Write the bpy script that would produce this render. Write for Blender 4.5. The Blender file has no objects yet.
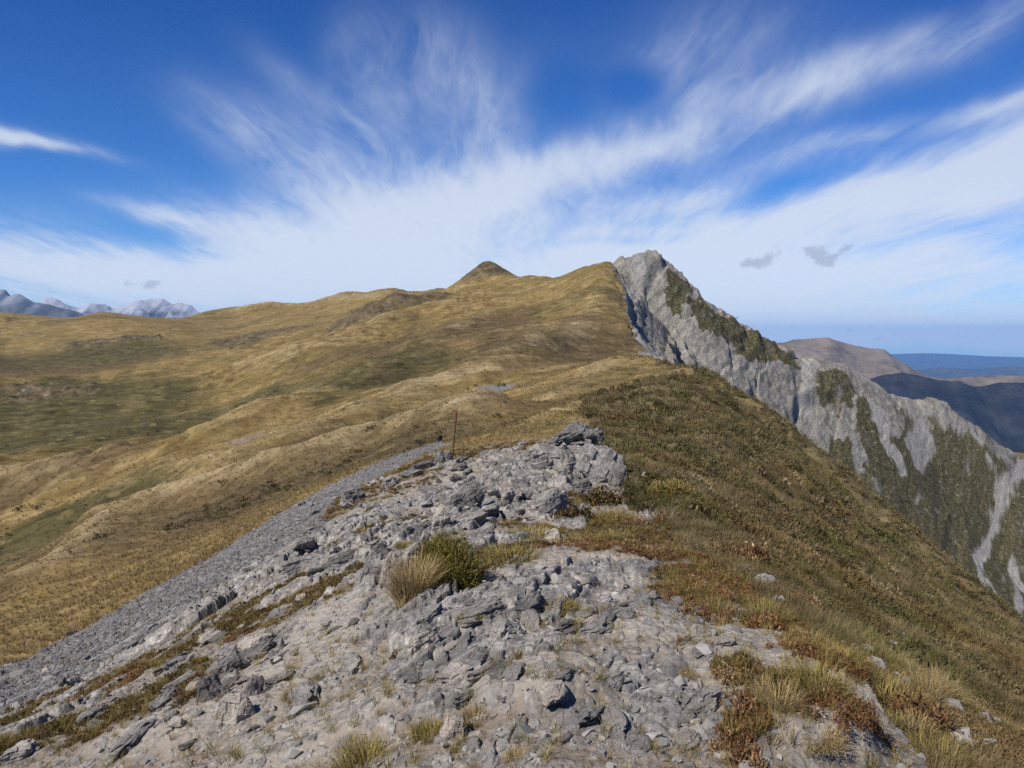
import bpy, bmesh, math, random, sys
import numpy as np
from mathutils import Vector, Matrix

Q = 1.0                     # grid quality of the terrain
SEED = 7
rng = np.random.default_rng(SEED)
random.seed(SEED)
sc = bpy.context.scene
COL = sc.collection

# ------------------------------------------------------------------ camera numbers
EYE = 1.6
F = 773.0
PITCH = math.radians(3.25)
cp_, sp_ = math.cos(PITCH), math.sin(PITCH)

def slope_of(px, py):
    """tangents (x/y, z/y) of the direction through a point of the picture"""
    cx, cy = (px - 512.0) / F, (384.0 - py) / F
    dy = cp_ + cy * sp_
    return cx / dy, (cy * cp_ - sp_) / dy

def P(px, py, Y):
    u, v = slope_of(px, py)
    return (u * Y, Y, EYE + v * Y)

# ------------------------------------------------------------------ noise
def _hash(ix, iy, seed):
    h = (ix.astype(np.int64) * 374761393 + iy.astype(np.int64) * 668265263 + seed * 974634777) & 0xffffffff
    h = ((h ^ (h >> 13)) * 1274126177) & 0xffffffff
    h = ((h ^ (h >> 16)) * 2246822519) & 0xffffffff
    return (h ^ (h >> 15)) & 0xffffffff

def rnd(ix, iy, seed):
    return _hash(ix, iy, seed).astype(np.float32) / np.float32(4294967295.0)

def perlin(x, y, seed=0):
    x = np.asarray(x, dtype=np.float64); y = np.asarray(y, dtype=np.float64)
    ix = np.floor(x); iy = np.floor(y)
    fx = (x - ix).astype(np.float32); fy = (y - iy).astype(np.float32)
    ix = ix.astype(np.int64); iy = iy.astype(np.int64)
    def g(dx, dy):
        a = rnd(ix + dx, iy + dy, seed) * np.float32(2 * math.pi)
        return np.cos(a) * (fx - dx) + np.sin(a) * (fy - dy)
    sx = fx * fx * fx * (fx * (fx * 6 - 15) + 10); sy = fy * fy * fy * (fy * (fy * 6 - 15) + 10)
    a = g(0, 0); b = g(1, 0); c = g(0, 1); d = g(1, 1)
    return 1.5 * ((a + (b - a) * sx) * (1 - sy) + (c + (d - c) * sx) * sy)

def fbm(x, y, octv=4, seed=0, gain=0.5):
    s = 0; a = 1.0; t = 0
    for k in range(octv):
        s = s + a * perlin(x * 2.03 ** k, y * 2.03 ** k, seed + 17 * k); t += a; a *= gain
    return s / t

def ridged(x, y, octv=4, seed=0, gain=0.5):
    s = 0; a = 1.0; t = 0
    for k in range(octv):
        n = 1 - 2 * np.abs(perlin(x * 2.05 ** k, y * 2.05 ** k, seed + 31 * k)); s = s + a * n; t += a; a *= gain
    return s / t

def sstep(a, b, x):
    t = np.clip((x - a) / (b - a), 0, 1)
    return t * t * (3 - 2 * t)

def cells(x, y, seed=0, tilt=1.0):
    """broken slabs: every cell is a tilted plane; returns height, distance to the edge, a random number of the cell"""
    ix = np.floor(x).astype(np.int64); iy = np.floor(y).astype(np.int64)
    d1 = np.full(x.shape, 9.0, np.float32); d2 = np.full(x.shape, 9.0, np.float32)
    h = np.zeros(x.shape, np.float32); rid = np.zeros(x.shape, np.float32)
    for dx in (-1, 0, 1):
        for dy in (-1, 0, 1):
            cx = ix + dx; cy = iy + dy
            px = cx + 0.5 + 0.85 * (rnd(cx, cy, seed) - 0.5); py = cy + 0.5 + 0.85 * (rnd(cx, cy, seed + 1) - 0.5)
            ex = (x - px).astype(np.float32); ey = (y - py).astype(np.float32)
            d = np.sqrt(ex * ex + ey * ey)
            r = rnd(cx, cy, seed + 2)
            hh = r * 2 - 1 + tilt * ((rnd(cx, cy, seed + 3) - 0.35) * 2 * ex + (rnd(cx, cy, seed + 4) - 0.5) * 2 * ey)
            m = d < d1
            d2 = np.where(m, d1, np.minimum(d2, d))
            h = np.where(m, hh, h); rid = np.where(m, rnd(cx, cy, seed + 5), rid)
            d1 = np.where(m, d, d1)
    return h, d2 - d1, rid

# ------------------------------------------------------------------ the land: main ridge, hillside and basin
CT = []
def C(px, py, Y): CT.append(P(px, py, Y))
def W(x, y, z): CT.append((x, y, z + EYE))
for a in [
    # crest near the feet
    (512, 768, 2.8), (700, 768, 2.8), (300, 768, 3.5), (0, 768, 5.4), (150, 768, 4.4), (-250, 768, 7.5),
    (512, 640, 4.4), (700, 620, 4.9), (800, 690, 3.7), (300, 640, 6.6), (400, 560, 8.2), (300, 600, 8.4), (200, 650, 7.6),
    (100, 700, 7.6), (0, 728, 8.4), (560, 540, 8.8), (500, 480, 17.5), (590, 487, 15.2), (455, 458, 27), (540, 440, 29),
    (400, 500, 17.5), (350, 530, 13.5), (690, 520, 11), (640, 490, 15), (600, 520, 10.8), (790, 600, 6.2), (880, 662, 4.8), (980, 750, 3.5),
    # scree strip on the left flank
    (0, 690, 13), (150, 610, 16.5), (230, 560, 20), (300, 508, 26), (370, 470, 34), (440, 443, 45),
    # right slope
    (870, 600, 17), (950, 650, 15.5), (1024, 768, 6), (1024, 700, 11), (760, 500, 21), (650, 440, 32), (720, 440, 34), (800, 520, 29),
    (690, 377, 58), (640, 400, 48), (760, 430, 50), (830, 490, 46), (900, 550, 43), (980, 612, 40), (1024, 640, 38), (1200, 760, 36), (1300, 768, 10),
    (600, 386, 74), (560, 408, 58), (500, 425, 52), (620, 430, 37),
    # cliff rim
    (660, 363, 97), (651, 350, 180), (630, 300, 290), (612, 267, 340),
    # hillside
    (440, 412, 88), (380, 402, 115), (500, 382, 112), (560, 352, 165), (600, 320, 240), (560, 300, 292), (520, 290, 345),
    (515, 345, 172), (420, 350, 225), (350, 340, 295), (400, 302, 430), (300, 380, 185), (250, 440, 104), (200, 482, 76),
    (150, 540, 46), (230, 520, 41), (300, 462, 62), (100, 600, 25), (40, 640, 21), (100, 450, 132), (0, 450, 145), (0, 400, 235),
    (0, 342, 500), (100, 350, 440), (200, 350, 405), (120, 400, 225), (250, 400, 195), (250, 332, 490), (310, 316, 570), (0, 600, 44), (0, 540, 75), (60, 500, 92),
    # skyline
    (0, 313, 660), (100, 314, 660), (160, 318, 640), (203, 313, 800), (234, 309, 850), (273, 304, 800), (332, 298, 750), (352, 294, 740),
    (400, 291, 650), (440, 291, 560), (470, 284, 440), (488, 282, 430), (505, 280, 425), (540, 278, 410), (590, 271, 360),
    (234, 314, 720), (200, 319, 680), (240, 331, 560), (280, 309, 700), (330, 303, 680), (360, 299, 620), (370, 306, 520), (410, 294, 560), (430, 297, 470), (40, 316, 620), (80, 316, 620),
    # outside the frame on the left
    (-120, 312, 650), (-350, 305, 650), (-700, 290, 600), (-350, 342, 480), (-350, 400, 240), (-350, 450, 145), (-350, 600, 44), (-350, 690, 14), (-900, 600, 40), (-900, 690, 14), (-900, 420, 200),
]: C(*a)
for a in [(0, 0, -1.6), (0, -4, -1.75), (0, -12, -2.6), (0, -50, -9), (-10, -10, -8.5), (10, -10, -6.2), (12, 0, -6.6), (-14, 0, -9), (-60, -60, -40), (60, -60, -45), (60, 0, -38),
          (-120, 0, -30), (0, -300, -60), (40, 25, -26)]: W(*a)
# behind the skyline the land sinks
for (px, py, Y) in [(-700, 290, 600), (-350, 305, 650), (-120, 312, 650), (0, 313, 660), (100, 314, 660), (203, 313, 800), (273, 304, 800), (352, 294, 740), (440, 291, 560), (590, 271, 360), (612, 267, 340)]:
    x, y, z = P(px, py, Y)
    CT.append((x * 1.35, y * 1.35, z - 0.12 * Y)); CT.append((x * 2.2, y * 2.2, z - 0.5 * Y))
CT = np.array(CT)
R0 = 4.0
def warp(x, y):
    r = np.sqrt(x * x + y * y) + 1e-9
    k = np.log1p(r / R0) / r
    return x * k, y * k, r
def _phi(d2):
    return np.where(d2 > 1e-12, 0.5 * d2 * np.log(np.maximum(d2, 1e-12)), 0.0)
_ax, _ay, _r = warp(CT[:, 0], CT[:, 1])
_t = CT[:, 2] / (_r + 2.0)
n = len(CT)
A = np.zeros((n + 3, n + 3))
A[:n, :n] = _phi((_ax[:, None] - _ax[None]) ** 2 + (_ay[:, None] - _ay[None]) ** 2) + np.eye(n) * 2e-4
A[:n, n] = 1; A[:n, n + 1] = _ax; A[:n, n + 2] = _ay; A[n:, :n] = A[:n, n:].T
_w = np.linalg.solve(A, np.concatenate([_t, [0, 0, 0]]))
def h1(x, y):
    X, Y, r = warp(x, y)
    out = np.empty(X.shape)
    Xf, Yf = X.ravel(), Y.ravel(); o = out.ravel()
    ax = _ax.astype(np.float32); ay = _ay.astype(np.float32); w = _w[:n].astype(np.float32)
    for i in range(0, len(Xf), 40000):
        xx = Xf[i:i + 40000].astype(np.float32)[:, None]; yy = Yf[i:i + 40000].astype(np.float32)[:, None]
        d2 = (xx - ax) ** 2 + (yy - ay) ** 2 + np.float32(1e-12)
        o[i:i + 40000] = (0.5 * d2 * np.log(d2)) @ w
    out = o.reshape(X.shape) + _w[n] + _w[n + 1] * X + _w[n + 2] * Y
    return out * (r + 2.0)

# rim of the cliff (x of the rim for every y)
RIM_Y = [-50, 0, 30, 45, 58, 97, 180, 290, 340, 420, 700]
RIM_X = [80, 70, 45, 27, 14.2, 17.8, 29.5, 41, 42.5, 60, 200]
CONE = P(488, 282, 430)
KNOLL = [(P(366, 330, 332), 13, 5.5), (P(396, 322, 345), 13, 6.0), (P(428, 312, 362), 11, 4.0), (P(338, 332, 335), 10, 3.0)]
# peak
PK = []
RIDGE = [(585, 292, 340), (612, 270, 343), (622, 259, 345), (636, 255, 347), (652, 254, 349), (672, 262, 351), (690, 280, 353), (720, 302, 357), (760, 331, 363), (800, 350, 370),
         (850, 369, 380), (880, 384, 388), (908, 405, 395), (940, 408, 398), (970, 420, 401), (1000, 446, 408), (1024, 461, 412), (1100, 510, 425), (1300, 640, 450)]
for (px, py, Y) in RIDGE:
    p = P(px, py, Y); PK.append(p); PK.append((p[0] * 1.16 + 6, p[1] * 1.2, p[2] - 75))
for a in [(625, 310, 322), (640, 335, 322), (660, 362, 305), (690, 380, 300), (690, 330, 327), (720, 360, 322), (720, 402, 300), (760, 432, 306), (760, 380, 333), (800, 402, 343),
          (800, 470, 316), (850, 422, 352), (850, 500, 317), (900, 462, 355), (900, 550, 312), (950, 482, 376), (950, 590, 318), (1000, 520, 375), (1000, 600, 330), (1024, 640, 318),
          (640, 316, 319), (652, 338, 300), (672, 358, 285), (640, 352, 288), (690, 395, 272), (600, 335, 296), (640, 400, 262), (700, 520, 262), (850, 640, 262), (1000, 720, 262), (1150, 610, 385), (1300, 720, 360), (1150, 800, 270)]:
    PK.append(P(*a))
PK = np.array(PK)
S_ = 60.0
_px, _py = PK[:, 0] / S_, PK[:, 1] / S_
m_ = len(PK)
B = np.zeros((m_ + 3, m_ + 3))
B[:m_, :m_] = _phi((_px[:, None] - _px[None]) ** 2 + (_py[:, None] - _py[None]) ** 2) + np.eye(m_) * 3e-3
B[:m_, m_] = 1; B[:m_, m_ + 1] = _px; B[:m_, m_ + 2] = _py; B[m_:, :m_] = B[:m_, m_:].T
_v = np.linalg.solve(B, np.concatenate([PK[:, 2], [0, 0, 0]]))
def h2(x, y):
    xf = np.ravel(x) / S_; yf = np.ravel(y) / S_
    o = np.empty(xf.shape)
    for i in range(0, len(xf), 40000):
        xx = xf[i:i + 40000][:, None]; yy = yf[i:i + 40000][:, None]
        o[i:i + 40000] = _phi((xx - _px) ** 2 + (yy - _py) ** 2) @ _v[:m_]
    return (o + _v[m_] + _v[m_ + 1] * xf + _v[m_ + 2] * yf).reshape(np.shape(x))

def s1(x, y):
    xr = np.interp(y, RIM_Y, RIM_X)
    d = np.maximum(0, x - xr)
    z = h1(np.where(y > 0, np.minimum(x, xr), x), y)
    sd = np.where(y > 0, 1.1 * (np.sqrt(d * d + 12.0) - math.sqrt(12.0)) * sstep(30, 60, y) + .95 * (np.sqrt(d * d + 3.0) - math.sqrt(3.0)) * (1 - sstep(30, 60, y)), 0)
    z = z - sd
    dc = np.sqrt((x - CONE[0]) ** 2 + (y - CONE[1]) ** 2)
    z = z + 11.8 * np.exp(-(dc / 13.0) ** 1.75)
    z = np.maximum(z, -140 - 0.02 * np.maximum(0, np.sqrt(x * x + y * y) - 300))
    r = np.sqrt(x * x + y * y)
    k = sstep(1300, 4000, r)
    return z * (1 - k) + k * (-950.0)

def base(x, y):
    """height of the bare land and the share of it that is the rock peak"""
    x = np.asarray(x, float); y = np.asarray(y, float)
    a = s1(x, y)
    pk = np.zeros(x.shape)
    m = (y > 235) & (y < 560) & (x > 15) & (x < 420)
    if m.any():
        xx, yy = x[m], y[m]
        edge = 140 * (sstep(470, 555, yy) + sstep(330, 418, xx) + 1 - sstep(236, 262, yy) + 1 - sstep(16, 34, xx))
        b = h2(xx, yy) - edge
        aa = a[m]
        d = b - aa
        k = 2.0
        mx = np.maximum(aa, b) + 0.25 * k * np.maximum(0, 1 - np.abs(d) / k) ** 2
        a = a.copy(); a[m] = mx
        pk[m] = sstep(-0.6, 0.6, d)
    xr = np.interp(y, RIM_Y, RIM_X)
    pk = np.maximum(pk, sstep(1.0, 3.2, x - xr + 3.5 * fbm(x / 9, y / 16, 4, 77)) * sstep(95, 150, y) * (1 - sstep(340, 480, np.hypot(x, y) + 0 * x)))
    return a, pk

YS = np.concatenate([np.geomspace(1.2, 60, 700), np.geomspace(60.2, 900, 1400)])
_hit = {}
def hit(px, py):
    """where the sight line through a picture point first meets the bare land"""
    if (px, py) in _hit: return _hit[(px, py)]
    u, v = slope_of(px, py)
    z, _ = base(u * YS, YS)
    below = np.nonzero(EYE + v * YS < z)[0]
    i = below[0] if len(below) else len(YS) - 1
    _hit[(px, py)] = (u * YS[i], YS[i])
    return _hit[(px, py)]

def hits(pts): return np.array([hit(*p) for p in pts])

def in_poly(x, y, poly):
    c = np.zeros(x.shape, bool)
    m = len(poly)
    for i in range(m):
        x1, y1 = poly[i]; x2, y2 = poly[(i + 1) % m]
        if y1 == y2: continue
        t = ((y1 > y) != (y2 > y)) & (x < (x2 - x1) * (y - y1) / (y2 - y1) + x1)
        c ^= t
    return c

def line_dist(x, y, pl):
    """distance to a polyline divided by the distance from the origin (an angle-like width)"""
    d = np.full(x.shape, 1e9)
    for i in range(len(pl) - 1):
        ax, ay = pl[i]; bx, by = pl[i + 1]
        vx, vy = bx - ax, by - ay
        t = np.clip(((x - ax) * vx + (y - ay) * vy) / (vx * vx + vy * vy + 1e-9), 0, 1)
        d = np.minimum(d, np.hypot(x - ax - t * vx, y - ay - t * vy))
    return d

# ------------------------------------------------------------------ zones of the land
SCREE = hits([(-60, 700), (0, 670), (60, 641), (150, 590), (230, 546), (300, 502), (380, 462), (438, 441), (452, 447), (410, 462), (345, 497), (300, 540), (240, 572), (200, 602), (120, 655), (0, 718), (-60, 748)])
ROCKS = hits([(-60, 748), (0, 718), (120, 655), (200, 602), (240, 572), (300, 540), (345, 497), (410, 466), (440, 452), (480, 450), (540, 441), (575, 432), (600, 440), (622, 480),
              (640, 512), (690, 556), (735, 590), (790, 632), (832, 660), (850, 690), (900, 735), (940, 800), (800, 1000), (500, 1200), (0, 1000), (-60, 860)])
SCRUB = np.concatenate([hits([(800, 1000), (940, 800), (900, 735), (850, 690), (832, 660), (790, 632), (735, 590), (690, 556), (640, 512), (622, 480), (600, 440), (585, 424), (566, 408), (610, 392), (660, 381), (690, 377)]),
                        np.array([(16, 75), (20, 110), (160, 140), (160, -30), (10, -30), (2, -5)])])
SPURS = [  # (picture points, width in m, height in m, tan strength)
    ([(60, 590), (110, 532), (200, 502), (300, 466), (380, 441), (440, 433), (478, 424)], 3.4, 1.1, 1.0),
    ([(108, 512), (150, 492), (240, 472), (330, 437), (420, 402), (500, 372), (590, 335)], 7.0, 1.5, .9),
    ([(-60, 489), (0, 488), (90, 489)], 8.0, 2.5, .9),
    ([(215, 455), (270, 430), (340, 402), (430, 352), (470, 332)], 8.0, 2.2, .55),
    ([(250, 378), (330, 352), (400, 325), (450, 308)], 12.0, 3.0, .5),
    ([(430, 440), (500, 417), (560, 398), (640, 360)], 4.0, .5, .85),
    ([(540, 425), (600, 396), (650, 384), (692, 376)], 1.6, .3, .8),
    ([(240, 310), (330, 300), (400, 297)], 16.0, 2.0, .8),
    ([(455, 378), (520, 352), (600, 300)], 7.0, 1.2, .5),
]
SPURS = [(hits(p), w, h, t) for p, w, h, t in SPURS]
def blob(px, py, wx, wy):
    c = hit(px, py); a = hit(px + wx, py); b = hit(px, py - wy); b2 = hit(px, py + wy)
    return (c[0], c[1], math.hypot(a[0] - c[0], a[1] - c[1]), 0.5 * (abs(b[1] - c[1]) + abs(c[1] - b2[1])) + 0.01)
def blob_mask(x, y, bl, warp=0.0):
    """soft ellipses lying on the land, long axis along the line of growth"""
    out = np.zeros(x.shape)
    for (cx, cy, a, b) in bl:
        r = math.hypot(cx, cy); ux, uy = cx / r, cy / r
        e = ((x - cx) * ux + (y - cy) * uy) / b; f = ((x - cx) * uy - (y - cy) * ux) / a
        q = e * e + f * f
        out = np.maximum(out, sstep(1.5, 0.55, np.sqrt(q) + warp))
    return out
GREEN_SHADED = [blob(*a) for a in [(70, 400, 90, 30), (40, 440, 120, 25), (60, 360, 110, 14), (30, 545, 60, 18), (300, 480, 30, 8), (300, 405, 60, 14), (380, 380, 60, 14), (150, 425, 80, 16)]]
BLUFF = [blob(*a) for a in [(488, 274, 22, 5), (110, 342, 50, 3), (10, 320, 8, 3), (250, 338, 24, 2.5), (40, 395, 36, 5)]]
BROWN = [blob(*a) for a in [(120, 545, 70, 22), (40, 500, 60, 9), (220, 520, 50, 10), (450, 340, 45, 14), (640, 350, 14, 14), (420, 425, 30, 7), (80, 370, 60, 5), (330, 460, 50, 8)]]
GREYS = [blob(*a) for a in [(515, 345, 9, 4), (494, 389, 8, 1.8), (462, 409, 12, 2), (265, 445, 7, 1)]]
PATCH = [blob(*a) for a in [(195, 702, 12, 22), (140, 722, 16, 14), (90, 728, 26, 8), (30, 750, 26, 12), (345, 588, 34, 10), (300, 600, 22, 10), (385, 530, 24, 7), (240, 560, 36, 5), (330, 508, 30, 4), (400, 470, 40, 5),
                            (250, 620, 26, 10), (200, 640, 30, 9), (130, 672, 34, 9), (60, 705, 30, 8), (470, 456, 34, 4), (600, 530, 44, 14), (575, 505, 30, 14), (660, 540, 50, 14), (720, 590, 40, 18),
                            (640, 560, 60, 6), (700, 606, 30, 8), (515, 556, 50, 10), (540, 525, 40, 6), (800, 726, 44, 18), (740, 752, 22, 16), (845, 748, 36, 14), (860, 690, 34, 20), (770, 632, 24, 10), (735, 690, 20, 8),
                            (165, 655, 20, 6), (15, 715, 20, 8), (110, 738, 20, 8), (285, 590, 30, 8), (270, 628, 20, 7), (178, 690, 14, 16), (440, 590, 30, 14), (415, 655, 14, 6), (560, 500, 26, 6)]]
PALE = [blob(*a) for a in [(350, 620, 50, 22), (300, 660, 60, 26), (250, 700, 60, 30), (760, 665, 66, 22), (540, 690, 60, 20), (330, 740, 70, 24), (560, 560, 60, 10), (420, 480, 26, 9), (640, 470, 16, 4), (800, 740, 50, 30), (640, 640, 60, 16)]]
PKVEG = [hits(p) for p in [[(868, 452), (905, 432), (930, 420), (968, 430), (1000, 458), (1024, 476), (1060, 520), (1030, 640), (980, 620), (900, 560), (860, 520)], [(664, 262), (690, 282), (684, 312), (668, 300)], [(686, 300), (697, 287), (740, 318), (800, 352), (792, 364), (740, 352), (705, 336)], [(816, 360), (846, 370), (856, 392), (842, 404), (816, 392)],
                           [(782, 445), (830, 432), (850, 442), (858, 475), (905, 470), (930, 440), (975, 440), (1000, 470), (992, 520), (972, 560), (965, 600), (850, 575), (800, 500)],
                           [(856, 402), (868, 398), (880, 445), (870, 462), (858, 440)], [(1010, 490), (1060, 480), (1060, 540), (1015, 520)]]]
PKPALE = [(hits(p), w) for p, w in [([(1060, 448), (1022, 472), (1000, 492), (990, 530), (977, 560), (985, 590), (1012, 622)], 2.6), ([(1024, 590), (1012, 560), (1018, 600), (1030, 640)], 3), ([(882, 412), (884, 440), (900, 462)], 4.5),
                                    ([(925, 430), (915, 455)], 6), ([(828, 352), (806, 380), (802, 400)], 4), ([(640, 262), (630, 290)], 4), ([(640, 340), (664, 352)], 2), ([(880, 430), (870, 400)], 3), ([(975, 435), (990, 460), (994, 470)], 1.6), ([(655, 345), (668, 375)], 4), ([(1000, 600), (985, 575)], 2)]]

def zones(x, y, pk):
    r = np.hypot(x, y)
    wx = x + 0.045 * r * fbm(x * 2.2 / (1 + r * .06), y * 2.2 / (1 + r * .06), 3, 5); wy = y + 0.06 * r * fbm(x * 2.2 / (1 + r * .06), y * 2.2 / (1 + r * .06), 3, 9)
    near = r < 75
    z = {}
    z['scree'] = np.zeros(x.shape); z['rock'] = np.zeros(x.shape); z['scrub'] = np.zeros(x.shape)
    if near.any():
        z['scree'][near] = in_poly(0.6 * x[near] + .4 * wx[near], .6 * y[near] + .4 * wy[near], SCREE); z['rock'][near] = in_poly(wx[near], wy[near], ROCKS)
    m = r < 170
    if m.any(): z['scrub'][m] = in_poly(wx[m], wy[m], SCRUB)
    xr = np.interp(y, RIM_Y, RIM_X)
    z['scrub'] = np.where((y > 45) & (x > xr + 0.012 * r * fbm(x * .1, y * .1, 3, 3)) & (r < 1290), 1.0, z['scrub'])
    z['scrub'] *= (1 - pk)
    z['rock'] *= (1 - z['scree'])
    z['scrub'] *= (1 - z['rock']) * (1 - z['scree'])
    return z

def grain(x, y):
    a = math.radians(14)
    return x * math.cos(a) - y * math.sin(a), x * math.sin(a) + y * math.cos(a)

def land(x, y, full=True):
    """final height and the material masks"""
    shp = np.shape(x)
    x = np.ravel(np.asarray(x, float)); y = np.ravel(np.asarray(y, float))
    h, pk = base(x, y)
    r = np.hypot(x, y)
    z = zones(x, y, pk)
    far = sstep(5, 30, r)
    M = {k: np.zeros(x.shape, np.float32) for k in ('rock', 'scree', 'soil', 'tan', 'brown', 'green', 'veg', 'pale', 'grey', 'peak', 'scrub')}
    M['peak'] = pk; M['scrub'] = z['scrub']; M['scree'] = z['scree']
    hill = (1 - z['rock']) * (1 - z['scree']) * (1 - pk)
    # --- hillside
    m = np.nonzero((hill > 0.01) & (r < 1500))[0]
    if len(m):
        xx, yy, rr = x[m], y[m], r[m]
        q1, q2 = (xx * .78 + yy * .62), (-xx * .62 + yy * .78)         # along and across the lie of the spurs
        amp = sstep(12, 120, rr) * hill[m] * (1 - 0.7 * sstep(330, 480, rr))
        big = fbm(q1 / 80, q2 / 34, 3, 21) * 5.2 * sstep(60, 200, rr) + fbm(q1 / 26, q2 / 9, 3, 22) * 1.7
        sml = fbm(xx / 4, yy / 4, 3, 23) * .28 + fbm(xx / 1.1, yy / 1.1, 2, 24) * .10
        dz = amp * big * (1 - .7 * z['scrub'][m]) + sml * sstep(6, 25, rr)
        dz += z['scrub'][m] * sstep(4, 14, rr) * (fbm(xx / 1.7, yy / 1.7, 3, 27) * .38 + ridged(xx / 6, yy / 6, 3, 28) * .3)
        tan = np.zeros(xx.shape); sp = np.zeros(xx.shape)
        nz = fbm(q1 / 14, q2 / 4, 4, 25)
        for pl, w, hh, t in SPURS:
            d = line_dist(xx + nz * w * .7, yy + nz * w * .7, pl)
            sp += 1.7 * hh * np.exp(-(d / w) ** 1.5)
            tan = np.maximum(tan, t * (.62 + .5 * nz) * np.exp(-(d / (w * .62)) ** 2))
        dz += sp * hill[m] * (1 - z['scrub'][m])
        tan = np.clip(tan + .32 * sstep(.10, .5, fbm(q1 / 40, q2 / 12, 4, 26)) * sstep(30, 90, rr), 0, 1)
        w = fbm(xx / (3 + rr * .05), yy / (3 + rr * .05), 3, 29) * .9
        M['green'][m] = np.maximum(blob_mask(xx, yy, GREEN_SHADED, w), .5 * sstep(.12, .4, fbm(xx / 60, yy / 60, 3, 33)))
        M['brown'][m] = np.clip(blob_mask(xx, yy, BROWN, w) + .6 * sstep(.05, .35, -nz) * sstep(-.1, .3, fbm(q1 / 30, q2 / 18, 3, 34)), 0, 1)
        M['tan'][m] = tan * (1 - .8 * M['green'][m]) * (1 - z['scrub'][m])
        bl = blob_mask(xx, yy, BLUFF, w * 1.3)
        dz += bl * (ridged(xx / 9, yy / 9, 4, 35) * 1.6 + .4)
        for (kc, kr, kh) in KNOLL:
            dk = np.hypot((xx - kc[0]), (yy - kc[1]) * 1.3) + 3 * w
            dz += 1.5 * kh * np.exp(-np.maximum(0, dk / kr) ** 2.2); bl = np.maximum(bl, sstep(kr * 1.35, kr * .8, dk))
        bl = np.maximum(bl, sstep(21, 11, np.hypot(xx - CONE[0], yy - CONE[1]) + 4 * w))
        M['veg'][m] = bl
        M['grey'][m] = blob_mask(xx, yy, GREYS, w * .6)
        h[m] += dz
    # --- scree
    m = np.nonzero(z['scree'] > 0)[0]
    if len(m):
        xx, yy = x[m], y[m]
        h[m] += fbm(xx / .7, yy / .7, 3, 41) * .07 + fbm(xx / .16, yy / .16, 2, 42) * .03
        M['pale'][m] = sstep(.35, .0, line_dist(xx, yy, hits([(-40, 722), (0, 704), (100, 655), (160, 622), (215, 600)])) + .1 * fbm(xx * 2, yy * 2, 2, 4))
    # --- rocky ridge
    m = np.nonzero(z['rock'] > 0)[0]
    if len(m):
        xx, yy, rr = x[m], y[m], r[m]
        gx, gy = grain(xx, yy)
        rub = blob_mask(xx, yy, [blob(430, 520, 130, 50), blob(300, 570, 90, 30), blob(480, 470, 70, 20), blob(550, 470, 40, 24)], .35 * fbm(xx, yy, 3, 50))
        patch = blob_mask(xx, yy, PATCH, .55 * fbm(xx * 1.6, yy * 1.6, 3, 51))
        pale = blob_mask(xx, yy, PALE, .9 * fbm(xx * 1.3, yy * 1.3, 4, 52))
        wgx = gx + .10 * fbm(xx * 3, yy * 3, 3, 53); wgy = gy + .25 * fbm(xx * 2, yy * 2, 3, 54)
        c1, e1, r1 = cells(wgx / .36, wgy / .85, 60, .9)
        c2, e2, r2 = cells(wgx / .10, wgy / .24, 70, 1.1)
        c3, e3, r3 = cells(wgx / .035, wgy / .07, 80, 1.0)
        c4, e4, r4 = cells(wgx / .95, wgy / 1.5, 90, .8)
        c1, c2, c4 = c1 * sstep(0, .05, e1), c2 * sstep(0, .07, e2), c4 * sstep(0, .06, e4)
        nr_k = sstep(13, 8, rr)
        rockh = .020 * c1 + (.012 - .005 * nr_k) * c2 + (.005 - .002 * nr_k) * c3 - .010 * sstep(.08, 0, e1) - .007 * sstep(.12, 0, e2)
        rockh += .034 * ridged(gx / .30, gy / 1.7, 5, 55, .6)
        rockh += rub * (.085 * c4 + .035 * c1 + .014 * c2 - .06 * sstep(.07, 0, e4))
        soilh = .055 * fbm(xx / .8, yy / .8, 4, 56) + .019 + .024 * sstep(11, 7, rr) + .10 * pale + .04 * patch - .05 * rub
        k = sstep(-.012, .012, soilh - rockh)
        hh = np.maximum(rockh, soilh + .004 * fbm(xx * 30, yy * 30, 2, 57) + .010 * fbm(xx * 9, yy * 9, 3, 58))
        # small stones lying about in the dirt
        st, se, sr = cells(xx / .06, yy / .06, 95, .6)
        sel = (sr > .62) & (k > .5)
        hh = hh + np.where(sel, .007 * sstep(.0, .12, se) * sr, 0)
        h[m] += hh
        M['soil'][m] = np.where(sel & (se > .05), .25 * k, k) * (1 - patch * .85)
        M['rock'][m] = np.clip(.10 + .32 * r1 + .34 * r2 + .24 * r3, .08, 1)
        M['veg'][m] = patch * sstep(.35, .65, k + .35 * patch)
        M['pale'][m] = pale
    # --- peak
    m = np.nonzero(pk > 0.001)[0]
    if len(m):
        xx, yy, zz = x[m], y[m], h[m]
        q = (xx - zz * 1.05) * .7; s = (xx + zz) * .7
        big = ridged(q / 11, s / 26, 4, 101) * .9 + fbm(xx / 26, zz / 26, 4, 103) * 3.0
        med = ridged(q / 3.2, s / 9, 5, 102, .6) * .7 + fbm(xx / 5, zz / 5, 5, 104, .6) * .7
        cc, ce, cr = cells(q / 4.2 + .5 * fbm(xx / 5, yy / 5, 2, 8), s / 7.5, 105, 1.2)
        cb, eb, rb = cells(q / 21 + .35 * fbm(xx / 16, yy / 16, 3, 12), s / 27 + .35 * fbm(xx / 16, yy / 16, 3, 13), 115, 1.4)
        cr = .55 * rb + .45 * cr
        h[m] += (1 - .45 * sstep(105, 165, xx)) * (big + med - .6 + .8 * cc * sstep(0, .2, ce) + 4.4 * np.minimum(cb, .40) * sstep(0, .10, eb) - 2.2) * pk[m]
        wx = xx + 5 * fbm(xx / 8, zz / 8, 3, 106); wy = yy + 7 * fbm(xx / 9, zz / 9, 3, 107)
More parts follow.
